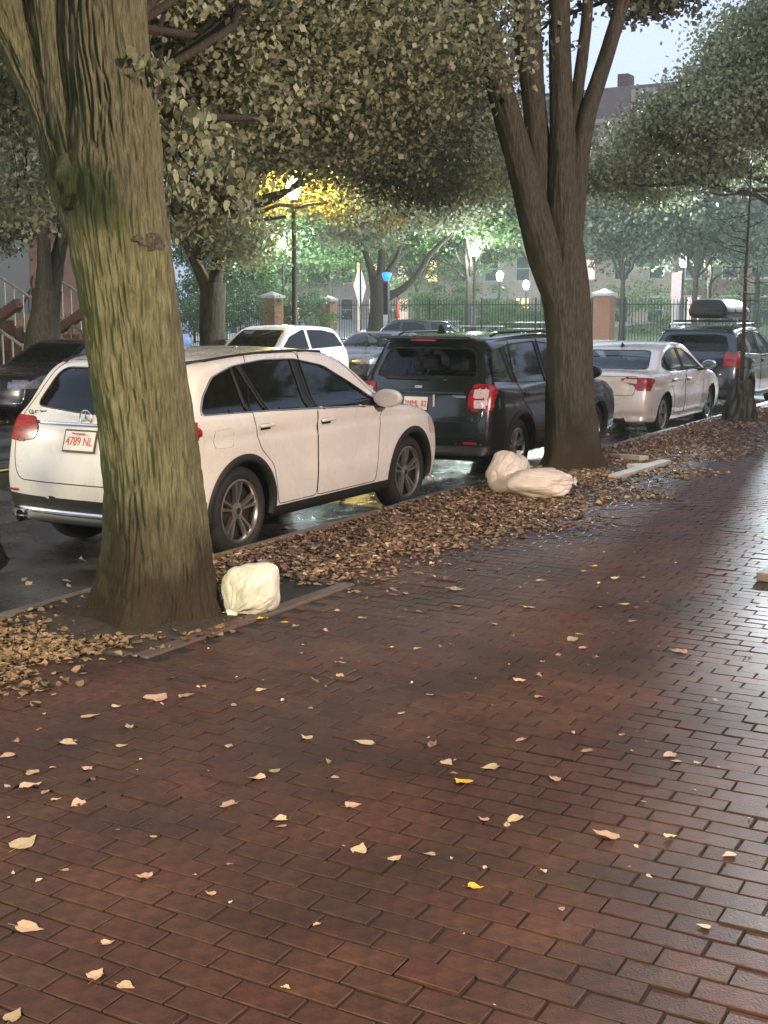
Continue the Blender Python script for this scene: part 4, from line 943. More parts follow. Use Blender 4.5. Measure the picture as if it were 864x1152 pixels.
im['side'] = [('window', cut(dl3, (-3, 0), (-1.12, -.7)), M['glass'], -.006), ('window_pillar', cut(dl3, (-1.12, -.7), (-1.09, -.7)), M['trim'], -.002), ('window', cut(dl3, (-1.09, -.7), (-.33, -.1)), M['glass'], -.006), ('window_pillar', cut(dl3, (-.33, -.1), (-.23, -.1)), M['trim'], -.002), ('window', cut(dl3, (-.23, -.1), (9, 0)), M['glass'], -.006),
              ('door', rounded([(-.95, 1.40), (-1.15, .98), (-1.08, .74), (-.92, .6), (-.86, .3), (-.28, .3), (-.28, 1.40)], .05), M['pearl'], 0),
              ('door', rounded([(-.27, 1.40), (-.27, .3), (.74, .3), (.82, .7), (.86, .98), (.3, 1.4)], .05), M['pearl'], 0),
              ('taillight', rounded([(-2.5, .75), (-2.5, .93), (-2.05, .925), (-1.88, .90), (-2.05, .76)], .04), M['red'], .006), ('headlight', rounded([(1.8, .62), (1.7, .78), (2.3, .78), (2.3, .62)], .04), M['clearlens'], .003)]
im['rear'] = [('rear_window', rounded([(-.66, 1.04), (-.54, 1.32), (.54, 1.32), (.66, 1.04)], .06), M['glass'], -.004),
              ('lamp_lens', rounded([(-.42, .86), (-.50, .91), (-.66, .91), (-.66, .84)], .01), M['clearlens'], .007),
              ('taillight', rounded([(-.40, .88), (-.48, .93), (-1.1, .93), (-1.1, .72), (-.66, .74), (-.62, .82)], .03), M['red'], .006),
              ('taillight', rounded([(.40, .88), (.48, .93), (1.1, .93), (1.1, .72), (.66, .74), (.62, .82)], .03), M['red'], .006),
              ('rear_bumper', [(-.62, .1), (-.5, .30), (.5, .30), (.62, .1)], M['plastic'], .004),
              ('tailgate', rounded([(-.62, .66), (-.68, .95), (.68, .95), (.62, .66)], .04), M['pearl'], .0)]
im['front'] = [('windshield', rounded([(-.68, .98), (-.54, 1.35), (.54, 1.35), (.68, .98)], .05), M['glass'], -.004)]
sedan, ib = car('parked_sedan', 'pearl white sedan parked just beyond the forked tree', (20.9, YS+.93, ZS), 0, im, 'cars parked along the near kerb')
licence(sedan, ib, .79, 0, '', frame=True)
for sg in (-1, 1):
    handle(sedan, ib, -.98, .86, M['pearl'], sg); handle(sedan, ib, -.1, .84, M['pearl'], sg); mirror(sedan, ib, .72, .98, M['chrome'] if sg < 0 else M['pearl'], sg, .9)
MB().put([(-1.05, 0, 1.36), (-.88, .025, 1.385), (-.88, -.025, 1.385), (-.98, 0, 1.45)], [(0, 1, 3), (0, 3, 2), (1, 2, 3)]).build('antenna_fin', M['pearl'], sedan)
# --- silver-blue SUV with a roof box
ob_out = [(-2.12, .30), (-2.27, .42), (-2.29, .64), (-2.25, .95), (-2.16, 1.15), (-2.0, 1.42), (-1.88, 1.56), (-1.7, 1.61), (-.9, 1.655), (-.1, 1.65), (.35, 1.57), (.75, 1.35), (1.12, 1.1), (1.6, 1.02), (2.0, .93), (2.24, .78), (2.3, .55), (2.2, .34), (2.0, .26), (0, .24)]
dl4 = rounded([(-1.98, 1.18), (-1.90, 1.40), (-1.72, 1.50), (-1.2, 1.54), (-.4, 1.55), (.05, 1.50), (.5, 1.30), (.88, 1.09), (.92, 1.05), (-.4, 1.08), (-1.5, 1.13)], .05)
ob = dict(L=4.6, W=1.86, H=1.66, R=.35, tw=.225, rim=.24, res=.034, outline=ob_out, belt=1.07, tumble=.34, wx=(-1.33, 1.33), paint=M['silver'], arch=.40, archtrim=M['plastic'])
ob['side'] = [('window', cut(dl4, (-3, 0), (-1.42, -.2)), M['glassdark'], -.006), ('window', cut(dl4, (-1.34, -.2), (-.47, -.05)), M['glassdark'], -.006), ('window_pillar', cut(dl4, (-.47, -.05), (-.35, -.05)), M['trim'], -.002), ('window', cut(dl4, (-.35, -.05), (9, 0)), M['glass'], -.006),
              ('door', rounded([(-1.25, 1.58), (-1.38, 1.1), (-1.22, .86), (-1.0, .72), (-.93, .38), (-.41, .38), (-.41, 1.58)], .05), M['silver'], 0),
              ('door', rounded([(-.40, 1.58), (-.40, .38), (.74, .38), (.84, .8), (.9, 1.1), (.3, 1.58)], .05), M['silver'], 0),
              ('sill_trim', [(-1.05, .18), (-1.05, .30), (1.1, .30), (1.1, .18)], M['plastic'], .006),
              ('taillight', rounded([(-2.5, .88), (-2.5, 1.18), (-2.05, 1.16), (-1.92, .95), (-2.1, .86)], .04), M['red'], .006)]
ob['rear'] = [('rear_window', rounded([(-.68, 1.18), (-.58, 1.48), (.58, 1.48), (.68, 1.18)], .08), M['glassdark'], -.004),
              ('taillight', rounded([(.60, .90), (.62, 1.16), (1.1, 1.18), (1.1, .86)], .04), M['red'], .006), ('taillight', rounded([(-.60, .90), (-.62, 1.16), (-1.1, 1.18), (-1.1, .86)], .04), M['red'], .006),
              ('rear_bumper', [(-1.2, .1), (-1.2, .48), (1.2, .48), (1.2, .1)], M['plastic'], .006)]
ob['front'] = [('windshield', rounded([(-.70, 1.1), (-.58, 1.55), (.58, 1.55), (.70, 1.1)], .06), M['glass'], -.004)]
outb, bb = car('parked_suv', 'dark slate SUV carrying a black roof box, parked behind the sapling', (26.5, YS+.98, ZS), 0, ob, 'cars parked along the near kerb')
for sg in (-1, 1):
    handle(outb, bb, -1.20, .98, M['silver'], sg); handle(outb, bb, -.25, .97, M['silver'], sg); mirror(outb, bb, .82, 1.07, M['plastic'], sg)
    q = bb.side([(x, 1.58) for x in np.linspace(-1.75, .1, 12)], sg); q[:, 1] -= sg*.05; q[:, 2] = 1.70; q[0, 2] = q[-1, 2] = 1.62
    MB().tube(q, .018, 6).build('roof_rail', M['alloydark'], outb, smooth=True)
for x in (-1.35, -.35):
    MB().box((x, 0, 1.755), (.07, 1.3, .035), bev=.012).build('roof_bar', M['alloydark'], outb)
MB().box((-2.07, 0, 1.575), (.22, 1.2, .035), ry=.12, bev=.014).build('roof_spoiler', M['silver'], outb)
q = bb.end([(.0, 1.05)], -1, .004)[0]
MB().box((0, 0, 0), (.01, .12, .05), bev=.003).build('emblem', M['chrome'], outb, loc=(q[0], 0, 1.05))
# roof box: a separate load strapped on top
rb = Body(2.1, .92, .5, [(-1.0, .06), (-1.05, .2), (-1.0, .36), (-.8, .41), (-.2, .42), (.5, .38), (.9, .26), (1.04, .14), (1.0, .05), (0, .03)], .24, .5, .10, .02, .08, 0, (), zc=.2, endr=.1)
V, Q, fk = body_grid(rb, .035)
box = empty('roof_box', (25.75, YS+.85, ZS+1.775), 0, 'glossy black cargo box strapped on the roof of the slate SUV', 'roof box')
top = V[Q].mean(1)[:, 2] > .17
for nm, mk in (('lid', top), ('tray', ~top)):
    ids, iv = np.unique(Q[mk], return_inverse=True); add(nm, mesh_np(nm, V[ids]*([1, 1, 1] if nm == 'lid' else [.985, .985, 1]), iv.reshape(-1, 4), True, [M['plastic']]), box)
MB().box((-.55, -.46, .18), (.05, .03, .06), bev=.008).box((.35, -.46, .18), (.05, .03, .06), bev=.008).build('latch', M['alloydark'], box)
# --- simpler cars farther off and at the left edge
def far_spec(out, dlo, P, res=.055, **k):
    d = rounded(dlo, .04)
    s = dict(L=4.4, W=1.78, H=1.5, R=.33, tw=.21, rim=.22, res=res, outline=out, belt=1.0, tumble=.36, wx=(-1.32, 1.32), paint=P, arch=.38, seats=False)
    s.update(k); b0 = s['belt']
    s['side'] = [('window', cut(d, (-3, 0), (-.42, 0)), M['glassdark'], -.004), ('window', cut(d, (-.30, 0), (9, 0)), M['glassdark'], -.004),
                 ('taillight', rounded([(-2.5, b0-.22), (-2.5, b0), (-2.0, b0-.02), (-1.95, b0-.12)], .03), M['red'], .004), ('headlight', rounded([(1.75, b0-.34), (1.7, b0-.2), (2.4, b0-.2), (2.4, b0-.34)], .03), M['headlamp'], .004)]
    s['rear'] = [('rear_window', rounded([(-.62, b0+.1), (-.52, s['H']-.14), (.52, s['H']-.14), (.62, b0+.1)], .06), M['glassdark'], -.004)]+[('taillight', rounded([(q*.6, b0-.22), (q*.6, b0), (q*1.1, b0), (q*1.1, b0-.22)], .03), M['red'], .004) for q in (-1, 1)]
    s['front'] = [('windshield', rounded([(-.68, b0+.05), (-.56, s['H']-.1), (.56, s['H']-.1), (.68, b0+.05)], .05), s.get('ws', M['glassdark']), -.004)]+[('headlight', rounded([(q*.5, b0-.34), (q*.5, b0-.2), (q*1.1, b0-.2), (q*1.1, b0-.34)], .03), M['headlamp'], .004) for q in (-1, 1)]+[('grille', rounded([(-.42, b0-.5), (-.42, b0-.22), (.42, b0-.22), (.42, b0-.5)], .05), M['plastic'], .004)]
    return s
suv_o = [(-2.0, .28), (-2.18, .42), (-2.2, .7), (-2.15, .95), (-2.0, 1.2), (-1.82, 1.48), (-1.5, 1.58), (-.6, 1.63), (.1, 1.6), (.5, 1.44), (1.0, 1.12), (1.6, 1.0), (2.0, .88), (2.18, .68), (2.2, .45), (2.0, .26), (0, .24)]
suv_d = [(-1.85, 1.12), (-1.6, 1.42), (-1.1, 1.50), (-.2, 1.52), (.35, 1.38), (.85, 1.08), (0, 1.08)]
sed_o = [(-2.0, .24), (-2.2, .36), (-2.22, .6), (-2.15, .92), (-1.8, .98), (-1.3, 1.18), (-.8, 1.38), (-.2, 1.44), (.25, 1.38), (.7, 1.16), (1.1, .95), (1.7, .86), (2.1, .72), (2.2, .5), (2.1, .28), (0, .2)]
sed_d = [(-1.3, 1.02), (-1.0, 1.2), (-.5, 1.33), (0, 1.33), (.4, 1.2), (.82, .95), (0, .96)]
hx, hb = car('parked_hatchback', 'white hatchback with a yellow lit roof, parked across the street by the diamond sign', (24.15, 16.6, ZS), PI, far_spec(suv_o, suv_d, M['white'], .045, H=1.62, belt=1.03, trim=M['trim']), 'cars parked across the street')
licence(hx, hb, .6, 0, '', rear=False)
bx, b_ = car('black_crossover', 'small black crossover with red taillight on the far cross street', (45.6, 24.6, ZS), math.radians(75), far_spec(suv_o, suv_d, M['ink'], .06, H=1.66, belt=1.05), 'cars on the far cross street')
licence(bx, b_, .8, 0, '')
for k, (x, y, rz_, lab) in enumerate(((39.6, 35.3, math.radians(262), 'pale blue sedan left of the distant tree trunk, on the cross street'), (44.6, 37.6, math.radians(84), 'pale blue sedan right of the distant tree trunk, farther out on the cross street'))):
    car('blue_sedan', lab, (x, y, ZS), rz_, far_spec(sed_o, sed_d, M['blue'], .06, H=1.45, belt=.98), 'cars on the far cross street')
dx_, db = car('parked_sedan', 'black car facing the camera across the street, left of the big tree', (17.55, 16.6, ZS), PI, far_spec(sed_o, sed_d, M['ink'], .05, H=1.46, belt=.98), 'cars parked across the street')
licence(dx_, db, .52, 0, '', rear=False)
car('parked_sedan', 'dark car parked behind the white hatchback across the street', (29.2, 16.6, ZS), PI, far_spec(sed_o, sed_d, M['ink'], .06, H=1.46, belt=.98), 'cars parked across the street')
lx, lb = car('parked_sedan', 'black car just entering the left edge, behind the white SUV', (3.52, YS+.98, ZS), 0, far_spec(sed_o, sed_d, M['ink'], .045, H=1.46, belt=.98), 'cars parked along the near kerb')
# ------------------------------------------------------------------ trees along the kerb
def path_at(spec, F0, dF=0.0, ax=0):
    """centre line and half-width of a stem standing at forward distance F0, leaning away by dF metres per metre of height"""
    out = []
    for u, v, wd in spec:
        F = F0; p = at(u, v, F)
        F = F0+dF*max(0, p.z); p = at(u, v, F); out.append((p, wd/2*proj(*p)[2]/FOCAL))
    return out
def flare1(TH, z):
    s = np.exp(-np.clip(z-.02, 0, 9)/.14); return s*(.05+.055*np.cos(TH*5+.8)+.03*np.cos(TH*3+2))
def tree_mesh(root, paths, m, seed, **k):
    V, F = bark_loft(paths, seed, **k); V = V-np.array(root.location)
    return add('trunk', mesh_np('trunk', V, F, True, [m]), root)
t1 = empty('street_tree', (5.62, 4.82, 0), 0, 'huge mossy green furrowed tree trunk in front of the white SUV', 'tree', 'street trees on the near sidewalk')
F1 = 7.26
main = path_at([(172, 722, 140), (172, 690, 138), (174, 650, 126), (174, 600, 117), (171, 550, 112), (166, 500, 108), (159, 450, 107), (152, 400, 108), (146, 350, 110), (139, 300, 114), (132, 250, 118), (128, 200, 112), (122, 120, 100), (112, 60, 97), (107, 0, 98), (104, -60, 90), (100, -160, 80)], F1)
c1 = path_at([(138, 300, 84), (132, 240, 98), (124, 180, 100), (116, 120, 96), (110, 60, 96), (107, 0, 98), (104, -60, 90), (100, -160, 80)], F1, .0)
a1 = path_at([(118, 290, 60), (98, 240, 68), (78, 190, 58), (58, 140, 46), (38, 90, 46), (20, 50, 50), (4, 0, 58), (-24, -70, 56), (-50, -160, 50)], F1-.06)
b1_ = path_at([(112, 270, 50), (92, 210, 54), (74, 150, 46), (62, 90, 42), (54, 30, 40), (48, -30, 38), (40, -150, 34)], F1-.10)
d1 = path_at([(160, 250, 46), (163, 180, 44), (160, 120, 40), (152, 60, 38), (146, 0, 36), (150, -100, 30)], F1+.1)
tree_mesh(t1, [main, a1, b1_, d1], M['bark'], 11, amp=.017, nseg=330, step=.011, flare=flare1, fx=50, fz=5)
# burl on the left of the trunk and the knot on the right
def burl(root, c, r, m, seed, nm='burl'):
    bm = bmesh.new(); bmesh.ops.create_icosphere(bm, subdivisions=4, radius=1); P = np.array([v.co for v in bm.verts])
    n = vnoise(P*3.2+seed, seed)+.5*vnoise(P*9+seed, seed)
    for v, k in zip(bm.verts, n): v.co = Vector((v.co.x*r[0], v.co.y*r[1], v.co.z*r[2]))*(.72+.36*k)
    me = bpy.data.meshes.new(nm); bm.to_mesh(me); bm.free(); me.materials.append(m); me.polygons.foreach_set('use_smooth', np.ones(len(me.polygons), bool))
    return add(nm, me, root, loc=Vector(c)-root.location)
burl(t1, at(84, 205, F1-.17), (.11, .10, .17), M['bark'], 3); burl(t1, at(165, 272, F1-.16), (.13, .09, .07), M['bark2'], 5)
B1 = [(at(245, 40, 11), (1.1, 1.1, .7), 1.2), (at(330, 20, 12), (1.3, 1.3, .7), 1.3), (at(430, 40, 13.5), (1.4, 1.4, .8), 1.4), (at(300, 120, 13), (1.2, 1.2, .55), 1.2), (at(500, 110, 18.5), (1.4, 1.4, .9), 1.2), (at(400, 130, 15.5), (1.6, 1.5, .6), 1.5),
      (at(215, 110, 10), (.5, .6, .45), .6), (at(290, 165, 16), (.9, .9, .3), .7), (at(470, 190, 18), (1.3, 1.3, .5), 1), (at(545, 190, 21), (.8, .9, .5), .5), (at(20, 210, 14), (.8, .8, .5), .4), (at(10, 60, 12), (.9, .9, .9), .8),
      (at(190, 20, 9.5), (.5, .5, .4), .5)]
branches(t1, limbs_to([at(160, 130, 7.5), at(150, 30, 7.5), at(165, 90, 7.6)], B1, 4, .028, 5), M['bark3'])
crown('crown', B1, 120000, .062, M['leaf'], t1, 41, spray=.30); crown('upper_crown', [((5.6, 4.8, 8.6), (5, 5, 2.2), 1), ((1.5, 2.5, 8.0), (4, 4, 1.5), .6)], 30000, .2, M['leaf'], t1, 141, spray=.6)
S1 = [(at(208, 170, 8.3), (.16, .2, .2), 1), (at(224, 215, 8.6), (.2, .24, .2), 1.2), (at(190, 140, 7.8), (.10, .12, .14), .6), (at(170, 85, 7.2), (.05, .05, .06), .2), (at(236, 250, 9.2), (.22, .22, .12), .6), (at(205, 225, 8.2), (.10, .12, .14), .4)]
branches(t1, [(limb_path(at(160, 110, 7.2), at(196, 180, 8.0), .02, 6, .05, 3), .02, .008), (limb_path(at(175, 130, 7.4), at(228, 230, 8.7), .05, 6, .06, 5), .016, .006), (limb_path(at(185, 170, 7.8), at(205, 300, 8.3), .0, 6, .06, 6), .006, .003)], M['bark3'], 'twig')
crown('leaf_spray', S1, 2200, .06, M['leaf'], t1, 43, hearts=True, spray=.10, droop=.9)
# forked tree
t2 = empty('street_tree', (13.72, 5.1, 0), 0, 'brown forked tree with five limbs between the black SUV and the white sedan', 'tree', 'street trees on the near sidewalk')
F2 = 14.45
p2 = [path_at([(646, 532, 64), (646, 515, 64), (644, 490, 62), (642, 460, 56), (641, 430, 54), (640, 380, 55), (636, 330, 58), (632, 290, 54), (634, 240, 42), (634, 170, 33), (631, 110, 27), (629, 50, 26), (629, 0, 26), (626, -80, 22)], F2),
      path_at([(640, 370, 26), (626, 325, 40), (606, 260, 40), (590, 200, 36), (574, 140, 33), (560, 89, 31), (546, 30, 28), (538, -20, 26), (520, -90, 22)], F2-.12),
      path_at([(628, 340, 24), (619, 290, 34), (612, 230, 32), (606, 170, 29), (600, 107, 27), (595, 50, 32), (592, 0, 34), (584, -80, 28)], F2+.12),
      path_at([(642, 200, 18), (646, 150, 17), (650, 100, 15), (657, 50, 14), (662, 0, 13), (664, -80, 11)], F2+.1),
      path_at([(636, 320, 24), (642, 270, 30), (646, 230, 27), (652, 170, 23), (663, 120, 20), (681, 67, 19), (699, 8, 18), (716, -70, 15)], F2+.02)]
def flare2(TH, z):
    s = np.exp(-np.clip(z-.02, 0, 9)/.16); return s*(.07+.05*np.cos(TH*4+.5)+.03*np.cos(TH*7))
tree_mesh(t2, p2, M['bark2'], 23, amp=.011, nseg=150, step=.022, flare=flare2, fx=24, fz=2.5)
B2 = [(at(500, 15, 16), (.5, .5, .3), .5), (at(520, 60, 18), (.6, .6, .5), .5), (at(520, -50, 18.5), (1.2, 1.2, .6), .8), (at(735, 0, 16), (.38, .38, .18), .3), (at(660, -70, 15), (1.5, 1.5, .6), 1), (at(590, 45, 16), (.12, .12, .12), .03)]
branches(t2, limbs_to([at(540, 0, F2), at(700, 0, F2)], B2, 6, .03, 4), M['bark3'])
crown('crown', B2, 14000, .085, M['leafdark'], t2, 44, spray=.25); crown('upper_crown', [((13.2, 4.6, 9.8), (3.8, 3.8, 1.9), 1)], 12000, .2, M['leaf'], t2, 142, spray=.6)
# sapling with its watering bag
t3 = empty('sapling', (20.8, 4.97, 0), 0, 'thin bare sapling rising out of a dark watering bag', 'tree')
mb = MB(); mb.tube([(0, 0, 0), (.01, 0, 1.2), (-.01, .01, 2.4), (0, 0, 3.4), (.02, 0, 4.3)], [.04, .034, .026, .016, .006], 9); mb.build('trunk', M['bark3'], t3, smooth=True)
r_ = random.Random(5); mb = MB()
for k in range(26):
    z0 = 1.45+k*.105; a = r_.uniform(0, 2*PI); L_ = r_.uniform(.35, .95)*(1-.45*k/26); e = Vector((math.cos(a)*L_, math.sin(a)*L_, z0+r_.uniform(-.05, .3)))
    p = limb_path((0, 0, z0), e, -.04, 5, .08, k); mb.tube(p, [.011, .009, .007, .005, .004, .003], 5)
    for q in range(3):
        s_ = p[2+q]; mb.tube([s_, s_+Vector((r_.uniform(-.25, .25), r_.uniform(-.25, .25), r_.uniform(-.05, .22)))], [.004, .002], 4)
mb.build('branch', M['bark3'], t3)
crown('crown', [((20.8, 4.97, 3.2), (.8, .8, 1.1), 1)], 500, .05, M['leafdark'], t3, 9, spray=.3)
wbag = empty('watering_bag', (20.8, 4.97, 0), 0, 'dark wrinkled cone shaped watering bag zipped round the sapling', 'tree bag')
V = []; F = []; nn_ = 48; mm_ = 26
for i in range(mm_+1):
    t = i/mm_; z = .68*t
    for k in range(nn_):
        a = 2*PI*k/nn_; rr = .30-.17*t+.03*math.sin(a*7+t*5)*(.4+t)+.018*math.sin(a*13-t*9)+(.02 if t < .1 else 0)
        V.append((rr*math.cos(a), rr*math.sin(a), z+.02*math.sin(a*5)*(t > .9)-.01))
    for k in range(nn_):
        if i < mm_: F.append((i*nn_+k, i*nn_+(k+1) % nn_, (i+1)*nn_+(k+1) % nn_, (i+1)*nn_+k))
F.append(tuple(mm_*nn_+k for k in range(nn_)))
MB().put(V, F).build('bag', M['bagwater'], wbag, smooth=True)
# next street tree: trunk stands outside the picture, its crown hangs in at the upper right
t4 = empty('street_tree', (28.2, 4.9, 0), 0, 'leafy crown hanging in at the upper right above the slate SUV', 'tree', 'street trees on the near sidewalk')
tree_mesh(t4, [[(Vector((28.2, 4.9, z)), r) for z, r in ((-.05, .34), (.3, .27), (1.5, .24), (3, .24), (3.8, .2))]]+[[(Vector((28.2, 4.9, 3)), .16), (Vector((28.2+dx, 4.9+dy, 6)), .1), (Vector((28.2+dx*1.8, 4.9+dy*1.8, 9.5)), .05)] for dx, dy in ((.9, .4), (-.8, .7), (-.2, -.9))], M['bark2'], 31, amp=.014, nseg=60, step=.06)
B4 = [(at(950, 30, 27), (2.9, 2.7, 2.2), 3), (at(840, 100, 26.5), (1.35, 1.3, 1.1), 1.6), (at(850, 130, 26), (1.5, 1.6, .9), 1.3), (at(745, 160, 27), (1.2, 1.2, .6), .8), (at(700, 195, 28), (1.2, 1.3, .4), .6), (at(770, 125, 27), (.8, .8, .5), .5),
      (at(650, 205, 28), (.8, .9, .3), .3), (at(805, 190, 27), (1.1, 1.1, .4), .55), (at(850, 40, 27), (.9, .9, .8), .6), (at(725, 215, 29), (1.0, 1.0, .3), .35), (at(960, 80, 26), (2.5, 2.5, 1.8), 1)]
branches(t4, limbs_to([Vector((28, 5, 3.6))], B4, 7, .07, 5), M['bark3'])
crown('crown', B4, 90000, .085, M['leaf'], t4, 45, spray=.3)
# far side of the street
t5 = empty('far_tree', (18.6, 18.5, 0), 0, 'dark forked tree across the street at the left edge, behind the black car', 'tree', 'trees across the street')
F5 = 25.3
tree_mesh(t5, [path_at([(44, 448, 62), (46, 420, 46), (47, 390, 42), (52, 350, 34), (54, 326, 34)], F5), path_at([(50, 345, 24), (50, 280, 16), (47, 230, 14), (37, 190, 15), (28, 130, 14), (18, 60, 12)], F5), path_at([(56, 340, 24), (66, 285, 17), (78, 240, 15), (92, 180, 13), (110, 80, 10)], F5+.3)], M['bark2'], 41, amp=.018, nseg=70, step=.05)
B5 = [(at(20, 130, 25), (2.0, 2.0, 1.2), 1), (at(-60, 60, 25), (3, 3, 2), 1.2), (at(60, 40, 27), (2.5, 2.5, 1.5), 1.2), (at(10, 215, 27), (1.3, 1.3, .7), .5), (at(-20, 250, 27), (1.2, 1.2, .7), .5), (at(130, 100, 28), (2, 2, 1.5), 1)]
branches(t5, limbs_to([at(30, 150, F5)], B5, 8, .06, 4), M['bark3']); crown('crown', B5, 36000, .09, M['leafdark'], t5, 46)
t6 = empty('far_tree', (24.3, 18.5, 0), 0, 'sturdy tree across the street left of the lit street lamp', 'tree', 'trees across the street')
F6 = 30.2
tree_mesh(t6, [path_at([(240, 434, 36), (239, 400, 28), (239, 350, 27), (238, 318, 30)], F6), path_at([(240, 335, 18), (246, 290, 15), (249, 230, 14), (255, 150, 10), (262, 60, 7)], F6), path_at([(236, 330, 17), (222, 300, 12), (206, 265, 11), (190, 200, 8), (170, 120, 6)], F6+.2),
               path_at([(244, 310, 10), (256, 275, 8), (276, 252, 6), (300, 246, 5), (322, 244, 3)], F6-.3)], M['bark2'], 51, amp=.016, nseg=60, step=.05)
B6 = [(at(240, 120, 30), (3.2, 3.2, 2.0), 2), (at(360, 100, 30), (2.8, 2.8, 1.9), 1.8), (at(362, 222, 34), (.5, .5, .3), .16), (at(298, 208, 33.6), (.45, .45, .22), .1), (at(330, 180, 34.2), (.7, .6, .25), .2), (at(378, 205, 34), (.7, .7, .4), .2), (at(395, 235, 34), (.5, .5, .25), .14), (at(290, 228, 33), (.35, .35, .25), .08), (at(150, 140, 30), (2.2, 2.2, 1.6), 1), (at(300, 175, 36), (2.0, 2.0, .9), 1.1), (at(445, 170, 31), (2.0, 2.0, 1.1), 1.1), (at(225, 235, 29), (1.1, 1.2, .8), .6), (at(270, 275, 29), (.8, .8, .5), .3), (at(300, 20, 31), (4, 4, 1.5), 1.3), (at(500, 150, 31), (1.7, 1.7, 1.3), .9), (at(450, 60, 32), (3, 3, 1.7), 1.4)]
branches(t6, limbs_to([at(244, 260, F6), at(225, 290, F6)], B6, 9, .08, 5), M['bark3']); crown('crown', B6, 110000, .092, M['leaf'], t6, 47, spray=.34)
t7 = empty('park_tree', (49.9, 26.0, 0), 0, 'wide branching tree with golden leaves beside the blue lamp', 'tree', 'trees in and around the park')
F7 = (49.9*CA+26*SA)
tree_mesh(t7, [path_at([(427, 392, 34), (427, 360, 25), (428, 335, 22), (426, 310, 22)], F7), path_at([(424, 325, 12), (412, 285, 8), (392, 250, 6), (372, 215, 4)], F7), path_at([(428, 320, 12), (430, 270, 8), (434, 210, 5)], F7), path_at([(432, 335, 13), (450, 328, 9), (468, 312, 8), (482, 288, 7), (502, 268, 5), (520, 250, 3)], F7), path_at([(430, 315, 9), (446, 292, 6), (455, 262, 4)], F7)], M['bark3'], 61, amp=.02, nseg=30, step=.12)
B7 = [(at(425, 225, 54), (3.2, 3.2, 1.2), 1), (at(400, 262, 53), (2.0, 2.2, .6), .4), (at(470, 235, 55), (3.0, 3.0, 1.3), 1), (at(380, 190, 55), (3.2, 3.2, 1.5), 1), (at(440, 150, 56), (4.5, 4.5, 2), 1.3), (at(500, 245, 56), (1.4, 1.4, .8), .3)]
crown('crown', [(at(428, 232, 53), (1.7, 1.7, .8), 1), (at(395, 215, 53), (1.6, 1.6, .8), .8)], 4500, .18, M['leafgoldtree'], t7, 48, spray=.4); crown('green_crown', B7, 17000, .18, M['leaf'], t7, 49, spray=.5)
# trees in the park: (u, forward distance, trunk width m, crown blobs u,v,rx,rz ..., leaf kind)
PT = [(527, 58, .32, [(520, 200, 3.2, 1.8), (560, 250, 2.2, 1.0), (500, 265, 2.0, .8), (480, 290, 1.6, .5), (555, 285, 1.6, .5)], 'leafgreen', 'slim dark tree behind the fence left of the forked tree'),
      (372, 72, .35, [(372, 262, 3.4, 1.6), (345, 292, 2.2, 1.1), (400, 290, 2.0, 1.0), (360, 310, 1.6, .7)], 'leafgreen', 'bright green bushy tree behind the brick pillars'),
      (250, 70, .4, [(262, 285, 3.2, 2.0), (290, 320, 2.4, 1.4), (215, 325, 2.4, 1.2), (225, 280, 2.5, 1.4)], 'leafgreen', 'green tree lit behind the left brick pillar'),
      (700, 62, .3, [(700, 225, 3.2, 1.6), (665, 260, 2.4, 1.4), (735, 275, 2.8, 1.0), (690, 205, 2.4, 1.0), (700, 285, 2.6, .8), (730, 245, 2.6, 1.2)], 'leafdark', 'dark tree over the lawn right of the forked tree'),
      (781, 60, .34, [(785, 215, 3.4, 1.6), (830, 215, 2.5, 1.6), (750, 250, 2.4, .9), (800, 275, 2.6, .7), (745, 205, 2.4, 1.2), (820, 285, 2, .6)], 'leafdark', 'dark trunked tree just left of the roof box'),
      (797, 66, .3, [(800, 250, 3.0, 1.4), (770, 220, 3, 1.2), (860, 285, 3, .9)], 'leafdark', 'thin dark tree behind the roof box'),
      (850, 63, .4, [(850, 265, 3.0, 1.2), (880, 230, 4.0, 2.4), (830, 225, 3, 1.6)], 'leafdark', 'dark tree at the right edge beyond the sapling'),
      (610, 68, .3, [(575, 240, 2.6, 1.2), (640, 245, 2.8, 1.4), (600, 205, 3.2, 1.6), (550, 205, 3.2, 1.8), (555, 165, 3, 1.5)], 'leafdark', 'dusky tree hidden by the forked tree'),
      (470, 76, .35, [(455, 265, 2.6, 1.1), (490, 275, 2.4, .8), (470, 215, 4.5, 1.8), (440, 290, 2, .8), (470, 300, 2, .6), (520, 300, 2.5, .6)], 'leafgreen', 'green tree far behind the fence between the lamp and table'),
      (320, 80, .4, [(320, 235, 4.5, 2.2), (285, 250, 4, 2), (350, 240, 3, 1.6)], 'leafgreen', 'tall green tree farthest behind the lit street lamp')]
for i, (u, F, tw, bl, mk, lab) in enumerate(PT):
    p = at(u, 350, F); root = empty('park_tree', (p.x, p.y, .3), 0, lab, 'tree', 'trees in and around the park')
    tops = [at(bl[0][0], bl[0][1]+25, F)]
    mid = Vector((p.x, p.y, 3.2)); tree_mesh(root, [[(Vector((p.x, p.y, .2)), tw*.62), (Vector((p.x, p.y, 1.2)), tw*.5), (mid, tw*.42), (tops[0], tw*.2)]], M['bark3'], 70+i, amp=.02, nseg=18, step=.2)
    blobs = [(at(a, b, F+(k-1)*1.2), (rx, rx, rz), rx*rx*rz) for k, (a, b, rx, rz) in enumerate(bl)]
    branches(root, limbs_to([mid], blobs, 80+i, .07, 4), M['bark3']); crown('crown', blobs, 15000, .19, M[mk], root, 90+i, spray=.5)
